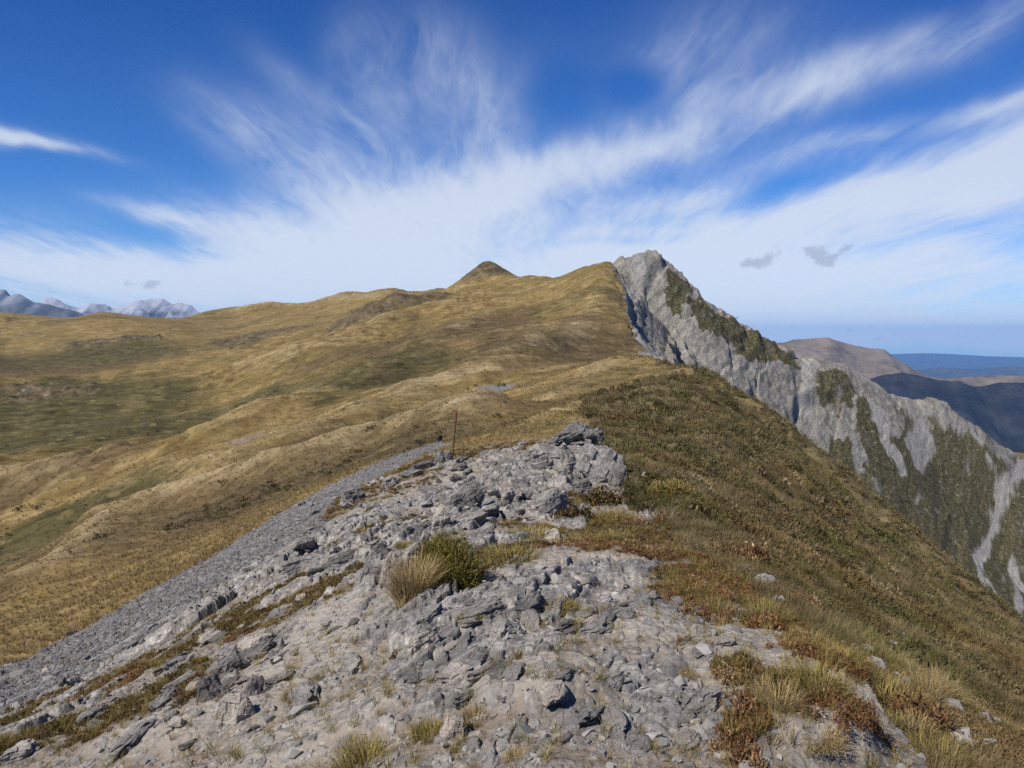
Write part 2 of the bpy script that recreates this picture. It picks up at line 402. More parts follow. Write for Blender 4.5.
        veg = np.zeros(xx.shape)
        for p in PKVEG: veg = np.maximum(veg, in_poly(wx, wy, p))
        veg = np.maximum(veg * sstep(-.62, -.22, fbm(q / 8, s / 9, 5, 108)), .8 * sstep(.16, .36, fbm(q / 9, s / 13, 5, 109)) * sstep(70, 190, xx))
        pale = np.zeros(xx.shape)
        for pl, w in PKPALE: pale = np.maximum(pale, sstep(1.15, .7, line_dist(wx * .55 + xx * .45, wy * .55 + yy * .45, pl) / (w * .72)))
        veg *= (1 - pale)
        M['veg'][m] = veg; M['pale'][m] = np.maximum(pale, .6 * sstep(.15, .45, fbm(q / 8, s / 14, 4, 110)) * (1 - veg)); M['rock'][m] = cr
    return h.reshape(shp), {k: v.reshape(shp) for k, v in M.items()}

def ground(x, y):
    return float(land(np.array([x]), np.array([y]))[0][0])

# ------------------------------------------------------------------ mesh helpers
def mesh_np(name, V, Fc, smooth=True, attrs=None):
    """V (n,3), Fc (m,k): one mesh from arrays"""
    me = bpy.data.meshes.new(name)
    V = np.ascontiguousarray(V, np.float32); Fc = np.ascontiguousarray(Fc, np.int32)
    k = Fc.shape[1]
    me.vertices.add(len(V)); me.loops.add(Fc.size); me.polygons.add(len(Fc))
    me.vertices.foreach_set('co', V.ravel())
    me.loops.foreach_set('vertex_index', Fc.ravel())
    me.polygons.foreach_set('loop_start', np.arange(0, Fc.size, k, dtype=np.int32))
    me.polygons.foreach_set('use_smooth', np.full(len(Fc), smooth, bool))
    for nm, arr in (attrs or {}).items():
        a = me.attributes.new(nm, 'FLOAT_COLOR', 'POINT')
        arr = np.concatenate([arr[:, :3], np.ones((len(arr), 1))], 1) if arr.shape[1] == 3 else arr
        a.data.foreach_set('color', np.ascontiguousarray(arr, np.float32).ravel())
    me.update(calc_edges=True)
    return me

def link(name, me, mat, parent=None):
    o = bpy.data.objects.new(name, me); COL.objects.link(o)
    if mat and not me.materials: me.materials.append(mat)
    if parent: o.parent = parent
    return o

def tag(o, label=None, cat=None, group=None, kind=None):
    if label: o['label'] = label
    if cat: o['category'] = cat
    if group: o['group'] = group
    if kind: o['kind'] = kind
    return o

# ------------------------------------------------------------------ node helpers
class N:
    def __init__(s, tree): s.t = tree; s.n = tree.nodes; s.l = tree.links
    def new(s, typ, **kw):
        n_ = s.n.new(typ)
        for k, v in kw.items(): setattr(n_, k, v)
        return n_
    def put(s, sock, v):
        if isinstance(v, bpy.types.NodeSocket): s.l.new(v, sock)
        elif v is not None: sock.default_value = v
    def math(s, op, a, b=None, c=None, clamp=False):
        n_ = s.new('ShaderNodeMath', operation=op, use_clamp=clamp)
        s.put(n_.inputs[0], a)
        if b is not None: s.put(n_.inputs[1], b)
        if c is not None: s.put(n_.inputs[2], c)
        return n_.outputs[0]
    def vmath(s, op, a, b=None, scale=None):
        n_ = s.new('ShaderNodeVectorMath', operation=op)
        s.put(n_.inputs[0], a)
        if b is not None: s.put(n_.inputs[1], b)
        if scale is not None: s.put(n_.inputs['Scale'], scale)
        return n_.outputs['Value'] if op in ('LENGTH', 'DOT_PRODUCT') else n_.outputs['Vector']
    def noise(s, vec, scale, detail=4, rough=.55, dist=0.0, color=False):
        n_ = s.new('ShaderNodeTexNoise'); s.put(n_.inputs['Vector'], vec)
        n_.inputs['Scale'].default_value = scale; n_.inputs['Detail'].default_value = detail; n_.inputs['Roughness'].default_value = rough; n_.inputs['Distortion'].default_value = dist
        return n_.outputs['Color' if color else 'Fac']
    def voro(s, vec, scale, feature='F1', out='Color'):
        n_ = s.new('ShaderNodeTexVoronoi', feature=feature); s.put(n_.inputs['Vector'], vec); n_.inputs['Scale'].default_value = scale
        return n_.outputs[out]
    def ramp(s, fac, stops):
        n_ = s.new('ShaderNodeValToRGB'); s.put(n_.inputs[0], fac)
        el = n_.color_ramp.elements
        while len(el) < len(stops): el.new(.5)
        for e, (p, c) in zip(el, stops): e.position = p; e.color = (*c, 1) if len(c) == 3 else c
        return n_.outputs[0]
    def mix(s, fac, a, b, blend='MIX'):
        n_ = s.new('ShaderNodeMix', data_type='RGBA', blend_type=blend)
        s.put(n_.inputs[0], fac)
        s.put(n_.inputs[6], (*a, 1) if isinstance(a, tuple) and len(a) == 3 else a); s.put(n_.inputs[7], (*b, 1) if isinstance(b, tuple) and len(b) == 3 else b)
        return n_.outputs[2]
    def step(s, v, lo, hi):
        n_ = s.new('ShaderNodeMapRange', interpolation_type='SMOOTHSTEP'); s.put(n_.inputs[0], v)
        n_.inputs[1].default_value = lo; n_.inputs[2].default_value = hi
        return n_.outputs[0]
    def sep(s, c):
        n_ = s.new('ShaderNodeSeparateColor'); s.put(n_.inputs[0], c); return n_.outputs
    def attr(s, name):
        return s.new('ShaderNodeAttribute', attribute_name=name).outputs['Color']

def material(name, rough=.9, spec=.2):
    m = bpy.data.materials.new(name); m.use_nodes = True
    nt = N(m.node_tree); b = m.node_tree.nodes['Principled BSDF']
    b.inputs['Roughness'].default_value = rough; b.inputs['Specular IOR Level'].default_value = spec
    return m, nt, b

def bump(nt, b, height, dist, strength=1.0):
    n_ = nt.new('ShaderNodeBump'); n_.inputs['Strength'].default_value = strength; n_.inputs['Distance'].default_value = dist
    nt.put(n_.inputs['Height'], height); nt.l.new(n_.outputs[0], b.inputs['Normal'])

GREY_ROCK = [(.0, (.10, .105, .115)), (.38, (.185, .19, .20)), (.62, (.28, .285, .285)), (1, (.46, .45, .42))]
def rock_colour(nt, pos, pale=None):
    f = nt.noise(pos, 5.0, 10, .68)
    c = nt.ramp(f, [(.25, (.095, .090, .084)), (.45, (.195, .183, .168)), (.58, (.285, .265, .238)), (.75, (.45, .42, .36))])
    li = nt.step(nt.noise(pos, 13.0, 6, .7), .56, .70)
    c = nt.mix(nt.math('MULTIPLY', li, .55), c, (.43, .415, .36))
    ti = nt.step(nt.noise(pos, 2.1, 5, .6), .54, .72)
    c = nt.mix(nt.math('MULTIPLY', ti, .45), c, (.30, .25, .20))
    return c, f

# terrain material: masks decide what grows or lies where, the nodes give the colours
def terrain_mat():
    m, nt, b = material('land', .95, .08)
    pos = nt.new('ShaderNodeNewGeometry').outputs['Position']
    a = nt.sep(nt.attr('cover')); v = nt.sep(nt.attr('growth')); e = nt.sep(nt.attr('extra'))
    f1 = nt.noise(pos, .22, 12, .70); f2 = nt.noise(pos, 1.7, 8, .72); f3 = nt.noise(pos, .045, 8, .65)
    # grass
    g = nt.ramp(f1, [(.28, (.085, .058, .021)), (.42, (.17, .115, .040)), (.54, (.24, .165, .060)), (.70, (.33, .24, .10))])
    g = nt.mix(nt.step(f3, .44, .62), g, nt.ramp(f2, [(.3, (.115, .085, .027)), (.7, (.215, .152, .050))]))
    g = nt.mix(nt.math('MULTIPLY', v[2], .95), g, nt.ramp(f1, [(.3, (.038, .034, .013)), (.55, (.085, .073, .027)), (.75, (.145, .118, .046))]))  # olive growth, its palette also darkened for the shade in the left basin
    g = nt.mix(nt.math('MULTIPLY', v[1], .75), g, nt.ramp(f2, [(.3, (.05, .035, .017)), (.55, (.105, .072, .034)), (.75, (.17, .125, .063))]))
    tn = nt.math('MULTIPLY', v[0], nt.step(nt.math('ADD', f1, nt.math('MULTIPLY', v[0], .35)), .42, .78))
    g = nt.mix(tn, g, nt.ramp(f2, [(.3, (.24, .175, .08)), (.7, (.40, .305, .155))]))
    g = nt.mix(1.0, g, (.93, .97, 1.10), 'MULTIPLY')
    hr = nt.new('ShaderNodeVectorRotate', rotation_type='Z_AXIS'); nt.put(hr.inputs['Vector'], pos); hr.inputs['Angle'].default_value = math.radians(-38)
    sk = nt.noise(nt.vmath('MULTIPLY', hr.outputs[0], (.12, .75, .4)), 1.0, 8, .68, .6)
    g = nt.mix(.85, g, nt.mix(1.0, g, nt.ramp(sk, [(.32, (.50, .46, .42)), (.5, (.98, .97, .95)), (.66, (1.42, 1.45, 1.55))]), 'MULTIPLY'))
    vd = nt.voro(pos, .42, 'F1', 'Distance'); vc = nt.sep(nt.voro(pos, .42))
    dots = nt.math('MULTIPLY', nt.step(vd, .42, .22), nt.step(vc[0], .55, .75))
    g = nt.mix(nt.math('MULTIPLY', dots, nt.math('SUBTRACT', .45, nt.math('MULTIPLY', v[0], .35))), g, (.058, .043, .019))
    g = nt.mix(nt.math('MULTIPLY', nt.math('MULTIPLY', nt.step(vd, .40, .2), nt.step(vc[1], .72, .8)), .35), g, (.30, .225, .105))
    dk = nt.step(nt.noise(pos, .6, 6, .7), .585, .66)
    g = nt.mix(nt.math('MULTIPLY', dk, .45), g, (.062, .047, .018))
    # slope of dwarf scrub
    s = nt.ramp(nt.noise(pos, .9, 10, .72), [(.30, (.045, .038, .018)), (.43, (.092, .073, .034)), (.55, (.15, .118, .060)), (.66, (.21, .17, .098)), (.8, (.31, .275, .20))])
    g = nt.mix(e[0], g, s)
    # bluff and low plants
    vg = nt.ramp(f2, [(.3, (.035, .027, .014)), (.5, (.095, .062, .030)), (.7, (.17, .12, .062))])
    far_ = nt.step(nt.vmath('LENGTH', pos), 45, 70)
    vg = nt.mix(far_, vg, nt.ramp(f1, [(.32, (.042, .034, .020)), (.47, (.085, .066, .036)), (.58, (.14, .108, .062)), (.72, (.24, .21, .16))]))
    rc, rf = rock_colour(nt, pos)
    ch = nt.math('ADD', nt.math('MULTIPLY', nt.sep(nt.voro(pos, 34.0))[0], .5), nt.math('MULTIPLY', nt.sep(nt.voro(pos, 13.0))[1], .45))
    cs = nt.new('ShaderNodeVectorMath', operation='SCALE'); nt.put(cs.inputs[0], rc); nt.put(cs.inputs['Scale'], nt.math('ADD', .52, ch)); rc = cs.outputs[0]
    g = nt.mix(e[1], g, vg)
    # rock, dirt, scree
    tone = nt.math('ADD', .45, nt.math('MULTIPLY', a[0], 1.05))
    n_ = nt.new('ShaderNodeVectorMath', operation='SCALE'); nt.put(n_.inputs[0], rc); nt.put(n_.inputs['Scale'], tone)
    isrock = nt.step(a[0], .02, .06)
    g2 = nt.mix(nt.math('MULTIPLY', isrock, nt.math('SUBTRACT', 1, e[1])), g, n_.outputs[0])
    cellc = nt.sep(nt.voro(pos, 55.0))[0]
    so = nt.ramp(nt.noise(pos, 3.2, 10, .7), [(.3, (.26, .21, .15)), (.5, (.38, .32, .24)), (.7, (.50, .44, .35))])
    so = nt.mix(nt.math('MULTIPLY', nt.step(cellc, .72, .8), .55), so, (.21, .205, .20))
    so = nt.mix(nt.math('MULTIPLY', nt.step(cellc, .0, .12), .6), so, (.15, .12, .095))
    so = nt.mix(nt.math('MULTIPLY', e[2], .45), so, (.46, .42, .36))
    g2 = nt.mix(a[2], g2, so)
    sv = nt.sep(nt.voro(pos, 9.0))[1]
    scr = nt.ramp(nt.math('ADD', nt.math('MULTIPLY', sv, .6), nt.math('MULTIPLY', f2, .5)), [(.15, (.085, .081, .080)), (.5, (.15, .143, .138)), (.9, (.25, .238, .22))])
    scr = nt.mix(nt.math('MULTIPLY', e[2], .7), scr, nt.ramp(f2, [(.3, (.25, .242, .235)), (.7, (.34, .33, .315))]))
    g2 = nt.mix(a[1], g2, scr)
    nt.put(b.inputs['Base Color'], g2)
    hb = nt.math('ADD', nt.math('MULTIPLY', nt.noise(pos, 4.0, 10, .75), 1.0), nt.math('MULTIPLY', nt.math('ADD', a[1], a[2]), nt.math('MULTIPLY', nt.voro(pos, 22.0, 'F1', 'Distance'), -.35)))
    bump(nt, b, hb, .10, .7)
    return m

def peak_mat():
    m, nt, b = material('peak_rock', .95, .08)
    pos = nt.new('ShaderNodeNewGeometry').outputs['Position']
    a = nt.sep(nt.attr('cover')); v = nt.sep(nt.attr('growth')); e = nt.sep(nt.attr('extra'))
    rot = nt.new('ShaderNodeVectorRotate', rotation_type='Y_AXIS'); nt.put(rot.inputs['Vector'], pos); rot.inputs['Angle'].default_value = math.radians(45)
    st = nt.vmath('MULTIPLY', rot.outputs[0], (.5, .35, 1.0))
    f = nt.noise(st, .38, 13, .74, .3); f2 = nt.noise(pos, .30, 10, .72)
    c = nt.ramp(nt.math('ADD', nt.math('MULTIPLY', f, .6), nt.math('MULTIPLY', f2, .4)), [(.32, (.085, .088, .09)), (.44, (.19, .19, .185)), (.54, (.29, .285, .27)), (.68, (.42, .41, .385))])
    tone = nt.math('ADD', .78, nt.math('MULTIPLY', a[0], .40))
    n_ = nt.new('ShaderNodeVectorMath', operation='SCALE'); nt.put(n_.inputs[0], c); nt.put(n_.inputs['Scale'], tone)
    c = n_.outputs[0]
    c = nt.mix(1.0, c, (1.06, 1.0, .90), 'MULTIPLY')
    c = nt.mix(nt.math('MULTIPLY', e[2], .75), c, nt.ramp(f2, [(.3, (.30, .285, .255)), (.7, (.42, .40, .365))]))
    vg = nt.ramp(nt.noise(pos, .8, 10, .7), [(.3, (.032, .031, .014)), (.46, (.075, .068, .031)), (.6, (.13, .112, .058)), (.75, (.22, .20, .14))])
    c = nt.mix(nt.math('MULTIPLY', e[1], nt.step(nt.noise(pos, .45, 9, .75), .32, .46)), c, vg)
    nt.put(b.inputs['Base Color'], c)
    bump(nt, b, nt.math('ADD', nt.math('MULTIPLY', f, 1.6), nt.noise(pos, .9, 10, .72)), 1.5, .8)
    return m

# ------------------------------------------------------------------ build the land
def spaced(parts):
    out = [np.array([parts[0][0]])]
    for a, b_, k in parts: out.append(np.geomspace(a, b_, max(2, int(k * Q)) + 1)[1:])
    return np.concatenate(out)
def spaced_lin(parts):
    out = [np.array([parts[0][0]])]
    for a, b_, k in parts: out.append(np.linspace(a, b_, max(2, int(k)) + 1)[1:])
    return np.concatenate(out)
RR = spaced([(.35, 2.0, 40), (2.0, 12, 640), (12, 62, 420), (62, 235, 330), (235, 265, 70), (265, 430, 430), (430, 900, 130), (900, 4000, 50), (4000, 31000, 24)])
TH = np.radians(spaced_lin([(-180, -70, 30), (-70, -38, 60 * Q), (-38, 38, 980 * Q), (38, 70, 60 * Q), (70, 180, 30)]))[:-1]
TT, RG = np.meshgrid(TH, RR, indexing='ij')
GX = RG * np.sin(TT); GY = RG * np.cos(TT)
GZ, MM = land(GX, GY)
nt_, nr_ = GX.shape
V = np.stack([GX, GY, GZ], -1).reshape(-1, 3)
cover = np.stack([MM['rock'], np.maximum(MM['scree'], MM['grey']), MM['soil']], -1).reshape(-1, 3)
growth = np.stack([MM['tan'], MM['brown'], MM['green']], -1).reshape(-1, 3)
extra = np.stack([MM['scrub'], MM['veg'], MM['pale']], -1).reshape(-1, 3)
idx = np.arange(nt_ * nr_).reshape(nt_, nr_)
ia = idx; ib = np.roll(idx, -1, 0)
quads = np.stack([ia[:, :-1], ib[:, :-1], ib[:, 1:], ia[:, 1:]], -1).reshape(-1, 4)
def zid(M_, r):
    k = np.zeros(r.shape, np.int8)                # 0 grassy hillside
    k[(M_['scree'] > .5)] = 1
    k[(M_['rock'] > .02) & (M_['peak'] < .5)] = 2
    k[(M_['scrub'] > .5)] = 3
    k[(M_['peak'] > .5)] = 4
    k[r > 1300] = 5
    return k
Z = zid(MM, RG)[:, :-1].reshape(-1)
LAND = terrain_mat(); PEAK = peak_mat()
LOWLAND, _n, _b = material('lowland_forest', 1, 0)
_n.put(_b.inputs['Base Color'], _n.ramp(_n.noise(_n.new('ShaderNodeNewGeometry').outputs['Position'], .004, 8, .65), [(.35, (.014, .018, .014)), (.6, (.03, .034, .024)), (.75, (.07, .065, .04))]))
for k, (nm, mt) in enumerate([('grassy_hillside', LAND), ('scree_slope', LAND), ('rocky_ridge_ground', LAND), ('scrub_hillside', LAND), ('rocky_peak', PEAK), ('lowland_ground', LOWLAND)]):
    q = quads[Z == k]
    if k == 2:                                    # close the small hole round the feet
        pass
    if not len(q): continue
    used, inv = np.unique(q, return_inverse=True)
    me = mesh_np(nm, V[used], inv.reshape(-1, 4), True, {'cover': cover[used], 'growth': growth[used], 'extra': extra[used]})
    tag(link(nm, me, mt), kind='structure')
inner = idx[:, 0]
me = mesh_np('ground_under_feet', np.concatenate([V[inner], [[0, 0, V[inner, 2].mean()]]]), np.stack([np.arange(nt_), np.roll(np.arange(nt_), -1), np.full(nt_, nt_)], -1), True,
             {'cover': np.tile([.5, 0, .6], (nt_ + 1, 1)), 'growth': np.zeros((nt_ + 1, 3)), 'extra': np.zeros((nt_ + 1, 3))})
tag(link('rocky_ground', me, LAND), kind='structure')

# ------------------------------------------------------------------ far mountains
def far_mat(name, cols, scale, hi=None):
    m, nt, b = material(name, 1.0, .0)
    pos = nt.new('ShaderNodeNewGeometry').outputs['Position']
    f = nt.noise(pos, scale, 10, .68)
    c = nt.ramp(f, [(.34, cols[0]), (.5, cols[1]), (.68, cols[2])])
    if hi:
        e = nt.sep(nt.attr('cover'))
        c = nt.mix(e[0], c, hi)
    nt.put(b.inputs['Base Color'], c)
    return m

def range_of_hills(name, sky, Y, depth, mat, zbase, rough, scale, nx=420, nd=150, seed=0, snow=False, slips=()):
    """a mountain range: its crest line gives the height, both flanks run down to the lowland"""
    pts = np.array([P(px, py, Y) for px, py in sky])
    xs = np.linspace(pts[0, 0], pts[-1, 0], nx)
    crest = np.interp(xs, pts[:, 0], pts[:, 2])
    t = np.linspace(-1, 1, nd)
    X, T = np.meshgrid(xs, t, indexing='ij')
    crestline = fbm(xs / (scale * 4), xs * 0, 3, seed) * depth * .12
    Yy = Y + T * depth + crestline[:, None]
    H = (crest - zbase)[:, None]
    prof = 1 - np.abs(T) ** .92
    n1 = ridged(X / scale, Yy / scale * .55, 5, seed + 1)
    Zz = zbase + H * prof + rough * H * (n1 - .25) * np.clip(np.abs(T) * 2.2, 0.10, 1) * (1 - np.abs(T)) ** .6
    Zz -= 30 * (np.abs(T) > .985)
    V_ = np.stack([X, Yy, Zz], -1).reshape(-1, 3)
    i_ = np.arange(nx * nd).reshape(nx, nd)
    q = np.stack([i_[:-1, :-1], i_[1:, :-1], i_[1:, 1:], i_[:-1, 1:]], -1).reshape(-1, 4)
    msk = np.zeros(X.shape)
    if snow: msk = sstep(.72, 1.02, (Zz - zbase) / H.max() + .30 * fbm(X / 160, Yy / 160, 4, seed + 3) + .16 * n1) * .6
    for (sx, sz, w, hh) in slips:
        px_, _, pz_ = P(sx, sz, Y - depth * .5)
        msk = np.maximum(msk, np.exp(-(((X - px_) - (Zz - pz_) * -.9) / w) ** 2 - ((Zz - pz_) / hh) ** 2))
    me = mesh_np(name, V_, q, True, {'cover': np.stack([msk, msk, msk], -1).reshape(-1, 3)})
    return tag(link(name, me, mat), kind='structure')

M_BROWN = far_mat('far_tussock', [(.075, .062, .044), (.15, .118, .082), (.22, .175, .125)], .006)
M_FOREST_SHADE = far_mat('far_forest_shade', [(.010, .011, .014), (.020, .021, .025), (.042, .040, .040)], .009, (.38, .36, .34))  # forest albedo kept near black to carry the cloud shadow on this ridge
M_BLUE = far_mat('far_hills', [(.03, .035, .03), (.05, .05, .04), (.075, .07, .05)], .0015)
M_SNOW = far_mat('far_rock', [(.035, .037, .045), (.075, .077, .085), (.13, .13, .138)], .012, (.5, .51, .54))
M_DARK = far_mat('far_dark_rock', [(.03, .033, .04), (.05, .052, .055), (.08, .08, .08)], .004, (.3, .31, .33))
range_of_hills('brown_mountain', [(640, 420), (700, 372), (750, 352), (780, 343), (800, 340), (828, 338), (845, 343), (860, 348), (881, 350), (890, 356), (902, 363), (918, 374), (940, 379), (975, 376), (1024, 376), (1080, 374), (1200, 380), (1500, 400)],
               5200, 1500, M_BROWN, -900, .30, 420, seed=200)
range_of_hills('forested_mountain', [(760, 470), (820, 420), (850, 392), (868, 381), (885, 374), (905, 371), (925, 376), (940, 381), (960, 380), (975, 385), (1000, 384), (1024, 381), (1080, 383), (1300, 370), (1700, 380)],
               3600, 1100, M_FOREST_SHADE, -900, .28, 330, seed=210, slips=[(934, 414, 9, 40)])
range_of_hills('far_blue_hills', [(600, 366), (760, 357), (840, 354), (890, 354), (925, 353), (950, 354), (985, 356), (1024, 357), (1080, 354), (1250, 352), (1600, 356), (1900, 360)],
               26000, 4500, M_BLUE, -1000, .12, 2600, seed=220)
range_of_hills('far_foothills', [(760, 384), (880, 376), (905, 371), (940, 367), (975, 369), (1010, 366), (1060, 369), (1150, 364), (1300, 372), (1500, 384)],
               14500, 2600, M_BLUE, -1000, .16, 1200, seed=225)
range_of_hills('dark_far_mountain', [(-500, 300), (-300, 285), (-120, 282), (-40, 288), (0, 289), (6, 290), (10, 296), (22, 294), (34, 299), (40, 301), (60, 306), (78, 311), (120, 330), (200, 350)],
               6200, 1500, M_DARK, -500, .22, 260, seed=230, snow=True)
range_of_hills('snowy_mountains', [(-80, 330), (10, 312), (36, 303), (48, 297), (58, 299), (70, 306), (84, 308), (92, 304), (104, 304), (112, 308), (122, 306), (132, 303), (140, 300), (150, 298), (162, 299), (170, 303), (178, 302), (190, 305), (200, 312), (215, 320), (330, 345)],
               8600, 1500, M_SNOW, -500, .30, 260, seed=240, snow=True)

# ------------------------------------------------------------------ air
hz = bpy.data.meshes.new('haze')
x0, x1, y0, y1, z0, z1 = -32000, 32000, -32000, 32000, -1300, 540
hz.from_pydata([(x0, y0, z0), (x1, y0, z0), (x1, y1, z0), (x0, y1, z0), (x0, y0, z1), (x1, y0, z1), (x1, y1, z1), (x0, y1, z1)], [],
               [(0, 3, 2, 1), (4, 5, 6, 7), (0, 1, 5, 4), (1, 2, 6, 5), (2, 3, 7, 6), (3, 0, 4, 7)])
hm = bpy.data.materials.new('air'); hm.use_nodes = True
hn = N(hm.node_tree); hm.node_tree.nodes.remove(hm.node_tree.nodes['Principled BSDF'])
pv = hn.new('ShaderNodeVolumePrincipled'); pv.inputs['Color'].default_value = (.24, .52, 1.0, 1); pv.inputs['Density'].default_value = 3.4e-5; pv.inputs['Anisotropy'].default_value = .0
hn.l.new(pv.outputs[0], hm.node_tree.nodes['Material Output'].inputs['Volume'])
tag(link('haze', hz, hm), kind='stuff')

# ------------------------------------------------------------------ sun, sky, clouds
SUN_EL, SUN_AZ = math.radians(47), math.radians(-131)      # azimuth clockwise from the view direction (+Y)
sd = Vector((math.sin(SUN_AZ) * math.cos(SUN_EL), math.cos(SUN_AZ) * math.cos(SUN_EL), math.sin(SUN_EL)))
sl = bpy.data.lights.new('sun', 'SUN'); sl.energy = 5.0; sl.angle = math.radians(.5); sl.color = (1, .94, .85)
so = bpy.data.objects.new('sun', sl); COL.objects.link(so); so.rotation_euler = sd.to_track_quat('Z', 'Y').to_euler()
wd = bpy.data.worlds.new('World'); sc.world = wd; wd.use_nodes = True
wn = N(wd.node_tree); bg = wd.node_tree.nodes['Background']
sky = wn.new('ShaderNodeTexSky', sky_type='NISHITA'); sky.sun_disc = False; sky.sun_elevation = SUN_EL; sky.sun_rotation = SUN_AZ; sky.altitude = 1500; sky.ozone_density = 2.5; sky.dust_density = .4; sky.air_density = 1.0
gen = wn.new('ShaderNodeTexCoord').outputs['Generated']
sx = wn.new('ShaderNodeSeparateXYZ'); wn.put(sx.inputs[0], gen)
ay = wn.math('MAXIMUM', wn.math('ABSOLUTE', sx.outputs[1]), .08); az = wn.math('MAXIMUM', sx.outputs[2], .0)
gu = wn.math('DIVIDE', sx.outputs[0], ay); gv = wn.math('DIVIDE', sx.outputs[2], ay)
cb = wn.new('ShaderNodeCombineXYZ'); wn.put(cb.inputs[0], gu); wn.put(cb.inputs[1], gv)
uv = cb.outputs[0]
wob = wn.noise(uv, 3.2, 3, .5, color=True)
uvw = wn.vmath('ADD', uv, wn.vmath('SCALE', wn.vmath('SUBTRACT', wob, (.5, .5, .5)), scale=.10))
# the high cloud layer as a plane overhead: streaks run away from the viewer
zz = wn.math('ADD', az, .10)
cp = wn.new('ShaderNodeCombineXYZ'); wn.put(cp.inputs[0], wn.math('DIVIDE', sx.outputs[0], zz)); wn.put(cp.inputs[1], wn.math('DIVIDE', sx.outputs[1], zz))
pw = wn.vmath('ADD', cp.outputs[0], wn.vmath('SCALE', wn.vmath('SUBTRACT', wn.noise(cp.outputs[0], .55, 3, .5, color=True), (.5, .5, .5)), scale=.55))
streak = wn.noise(wn.vmath('MULTIPLY', pw, (2.1, .42, 1)), 1.7, 9, .62, .3)
fine = wn.noise(wn.vmath('MULTIPLY', pw, (5.5, 1.2, 1)), 2.2, 7, .62, .5)
soft = wn.noise(uvw, 4.5, 7, .55)
def cloud(px, py, lx, ly, ang, k):
    u, v = slope_of(px, py)
    d = wn.vmath('SUBTRACT', uvw, (u, v, 0))
    rt = wn.new('ShaderNodeVectorRotate', rotation_type='Z_AXIS'); wn.put(rt.inputs['Vector'], d); rt.inputs['Angle'].default_value = math.radians(-ang)
    q = wn.vmath('MULTIPLY', rt.outputs[0], (F / lx, F / ly, 0))
    q = wn.vmath('DOT_PRODUCT', q, q)
    return wn.math('MULTIPLY', wn.math('POWER', 2.718, wn.math('MULTIPLY', q, -1)), k)
CL = [  # px, py, half length, half width, angle (anticlockwise), weight
    (330, 250, 250, 52, 3, .62), (250, 225, 95, 30, -18, .40), (470, 195, 120, 38, 18, .55), (560, 170, 120, 20, 12, .38), (150, 208, 55, 9, -14, .45), (395, 110, 100, 46, 62, .26), (300, 95, 90, 18, -35, .20), (235, 125, 80, 26, -30, .26),
    (460, 95, 100, 44, -60, .22), (350, 45, 60, 34, 80, .18), (300, 160, 120, 36, -30, .26), (500, 120, 80, 40, 50, .2), (410, 60, 150, 60, 10, .10),
    (770, 105, 80, 28, 14, .55), (880, 62, 120, 24, 25, .42), (990, 25, 80, 22, 32, .38), (1005, 98, 60, 11, 20, .50), (690, 60, 110, 60, 60, .26), (600, 110, 170, 60, 30, .14), (800, 40, 120, 50, 20, .12), (850, 140, 90, 12, 15, .26),
    (880, 190, 120, 17, 10, .50), (1010, 155, 110, 34, 16, .72), (960, 210, 160, 26, 4, .45), (790, 225, 160, 18, 6, .40), (720, 190, 80, 9, 5, .34), (660, 245, 130, 30, 0, .50),
    (900, 262, 260, 34, 0, .66), (620, 275, 300, 26, 0, .50), (80, 270, 220, 26, -2, .52), (1100, 120, 120, 60, 12, .55), (-120, 240, 200, 40, 0, .45), (60, 142, 66, 7, -10, .62), (0, 135, 60, 10, -6, .4), (-90, 130, 90, 14, 0, .5),
    (660, 150, 60, 14, 10, .30), (800, 310, 260, 22, 0, .40), (420, 285, 300, 22, 0, .42), (800, 168, 150, 26, 8, .24), (760, 214, 130, 18, 5, .26), (930, 334, 260, 18, 0, .6), (640, 200, 90, 16, 8, .2), (512, 325, 900, 40, 0, .5), (950, 345, 260, 9, 0, .5), (960, 347, 70, 3, 0, .5)]
cov = None
for c in CL:
    v_ = cloud(*c); cov = v_ if cov is None else wn.math('ADD', cov, v_)
HO = [(160, 240, 60, 22, -12, .35), (780, 186, 60, 9, 6, .45), (640, 92, 34, 22, 0, .35), (480, 268, 70, 9, 0, .25), (560, 110, 40, 40, 0, .25), (640, 235, 90, 8, 6, .30), (900, 318, 160, 8, 0, .25)]
for c in HO: cov = wn.math('SUBTRACT', cov, cloud(*c))
tex = wn.math('ADD', wn.math('MULTIPLY', wn.math('SUBTRACT', streak, .5), 1.35), wn.math('ADD', wn.math('MULTIPLY', wn.math('SUBTRACT', fine, .5), .85), wn.math('MULTIPLY', wn.math('SUBTRACT', soft, .5), .9)))
gate = wn.step(cov, .05, .50)
dens = wn.math('ADD', wn.math('MULTIPLY', cov, 1.25), wn.math('MULTIPLY', tex, wn.math('MULTIPLY', gate, .85)))
dens = wn.math('MULTIPLY', wn.step(dens, .0, 1.30), .86)
front = wn.step(sx.outputs[1], .0, .25)
behind = wn.math('MULTIPLY', wn.step(streak, .5, .7), .5)
dens = wn.math('ADD', wn.math('MULTIPLY', dens, front), wn.math('MULTIPLY', behind, wn.math('SUBTRACT', 1, front)))
skc = wn.mix(1.0, sky.outputs[0], wn.ramp(gv, [(.0, (.50, .80, 1.12)), (.22, (.24, .56, 1.0)), (.5, (.10, .36, .84))]), 'MULTIPLY')
ccol = wn.mix(wn.step(gv, .0, .42), (6.6, 7.0, 7.6, 1), (5.2, 5.8, 6.9, 1))
final = wn.mix(dens, skc, ccol)
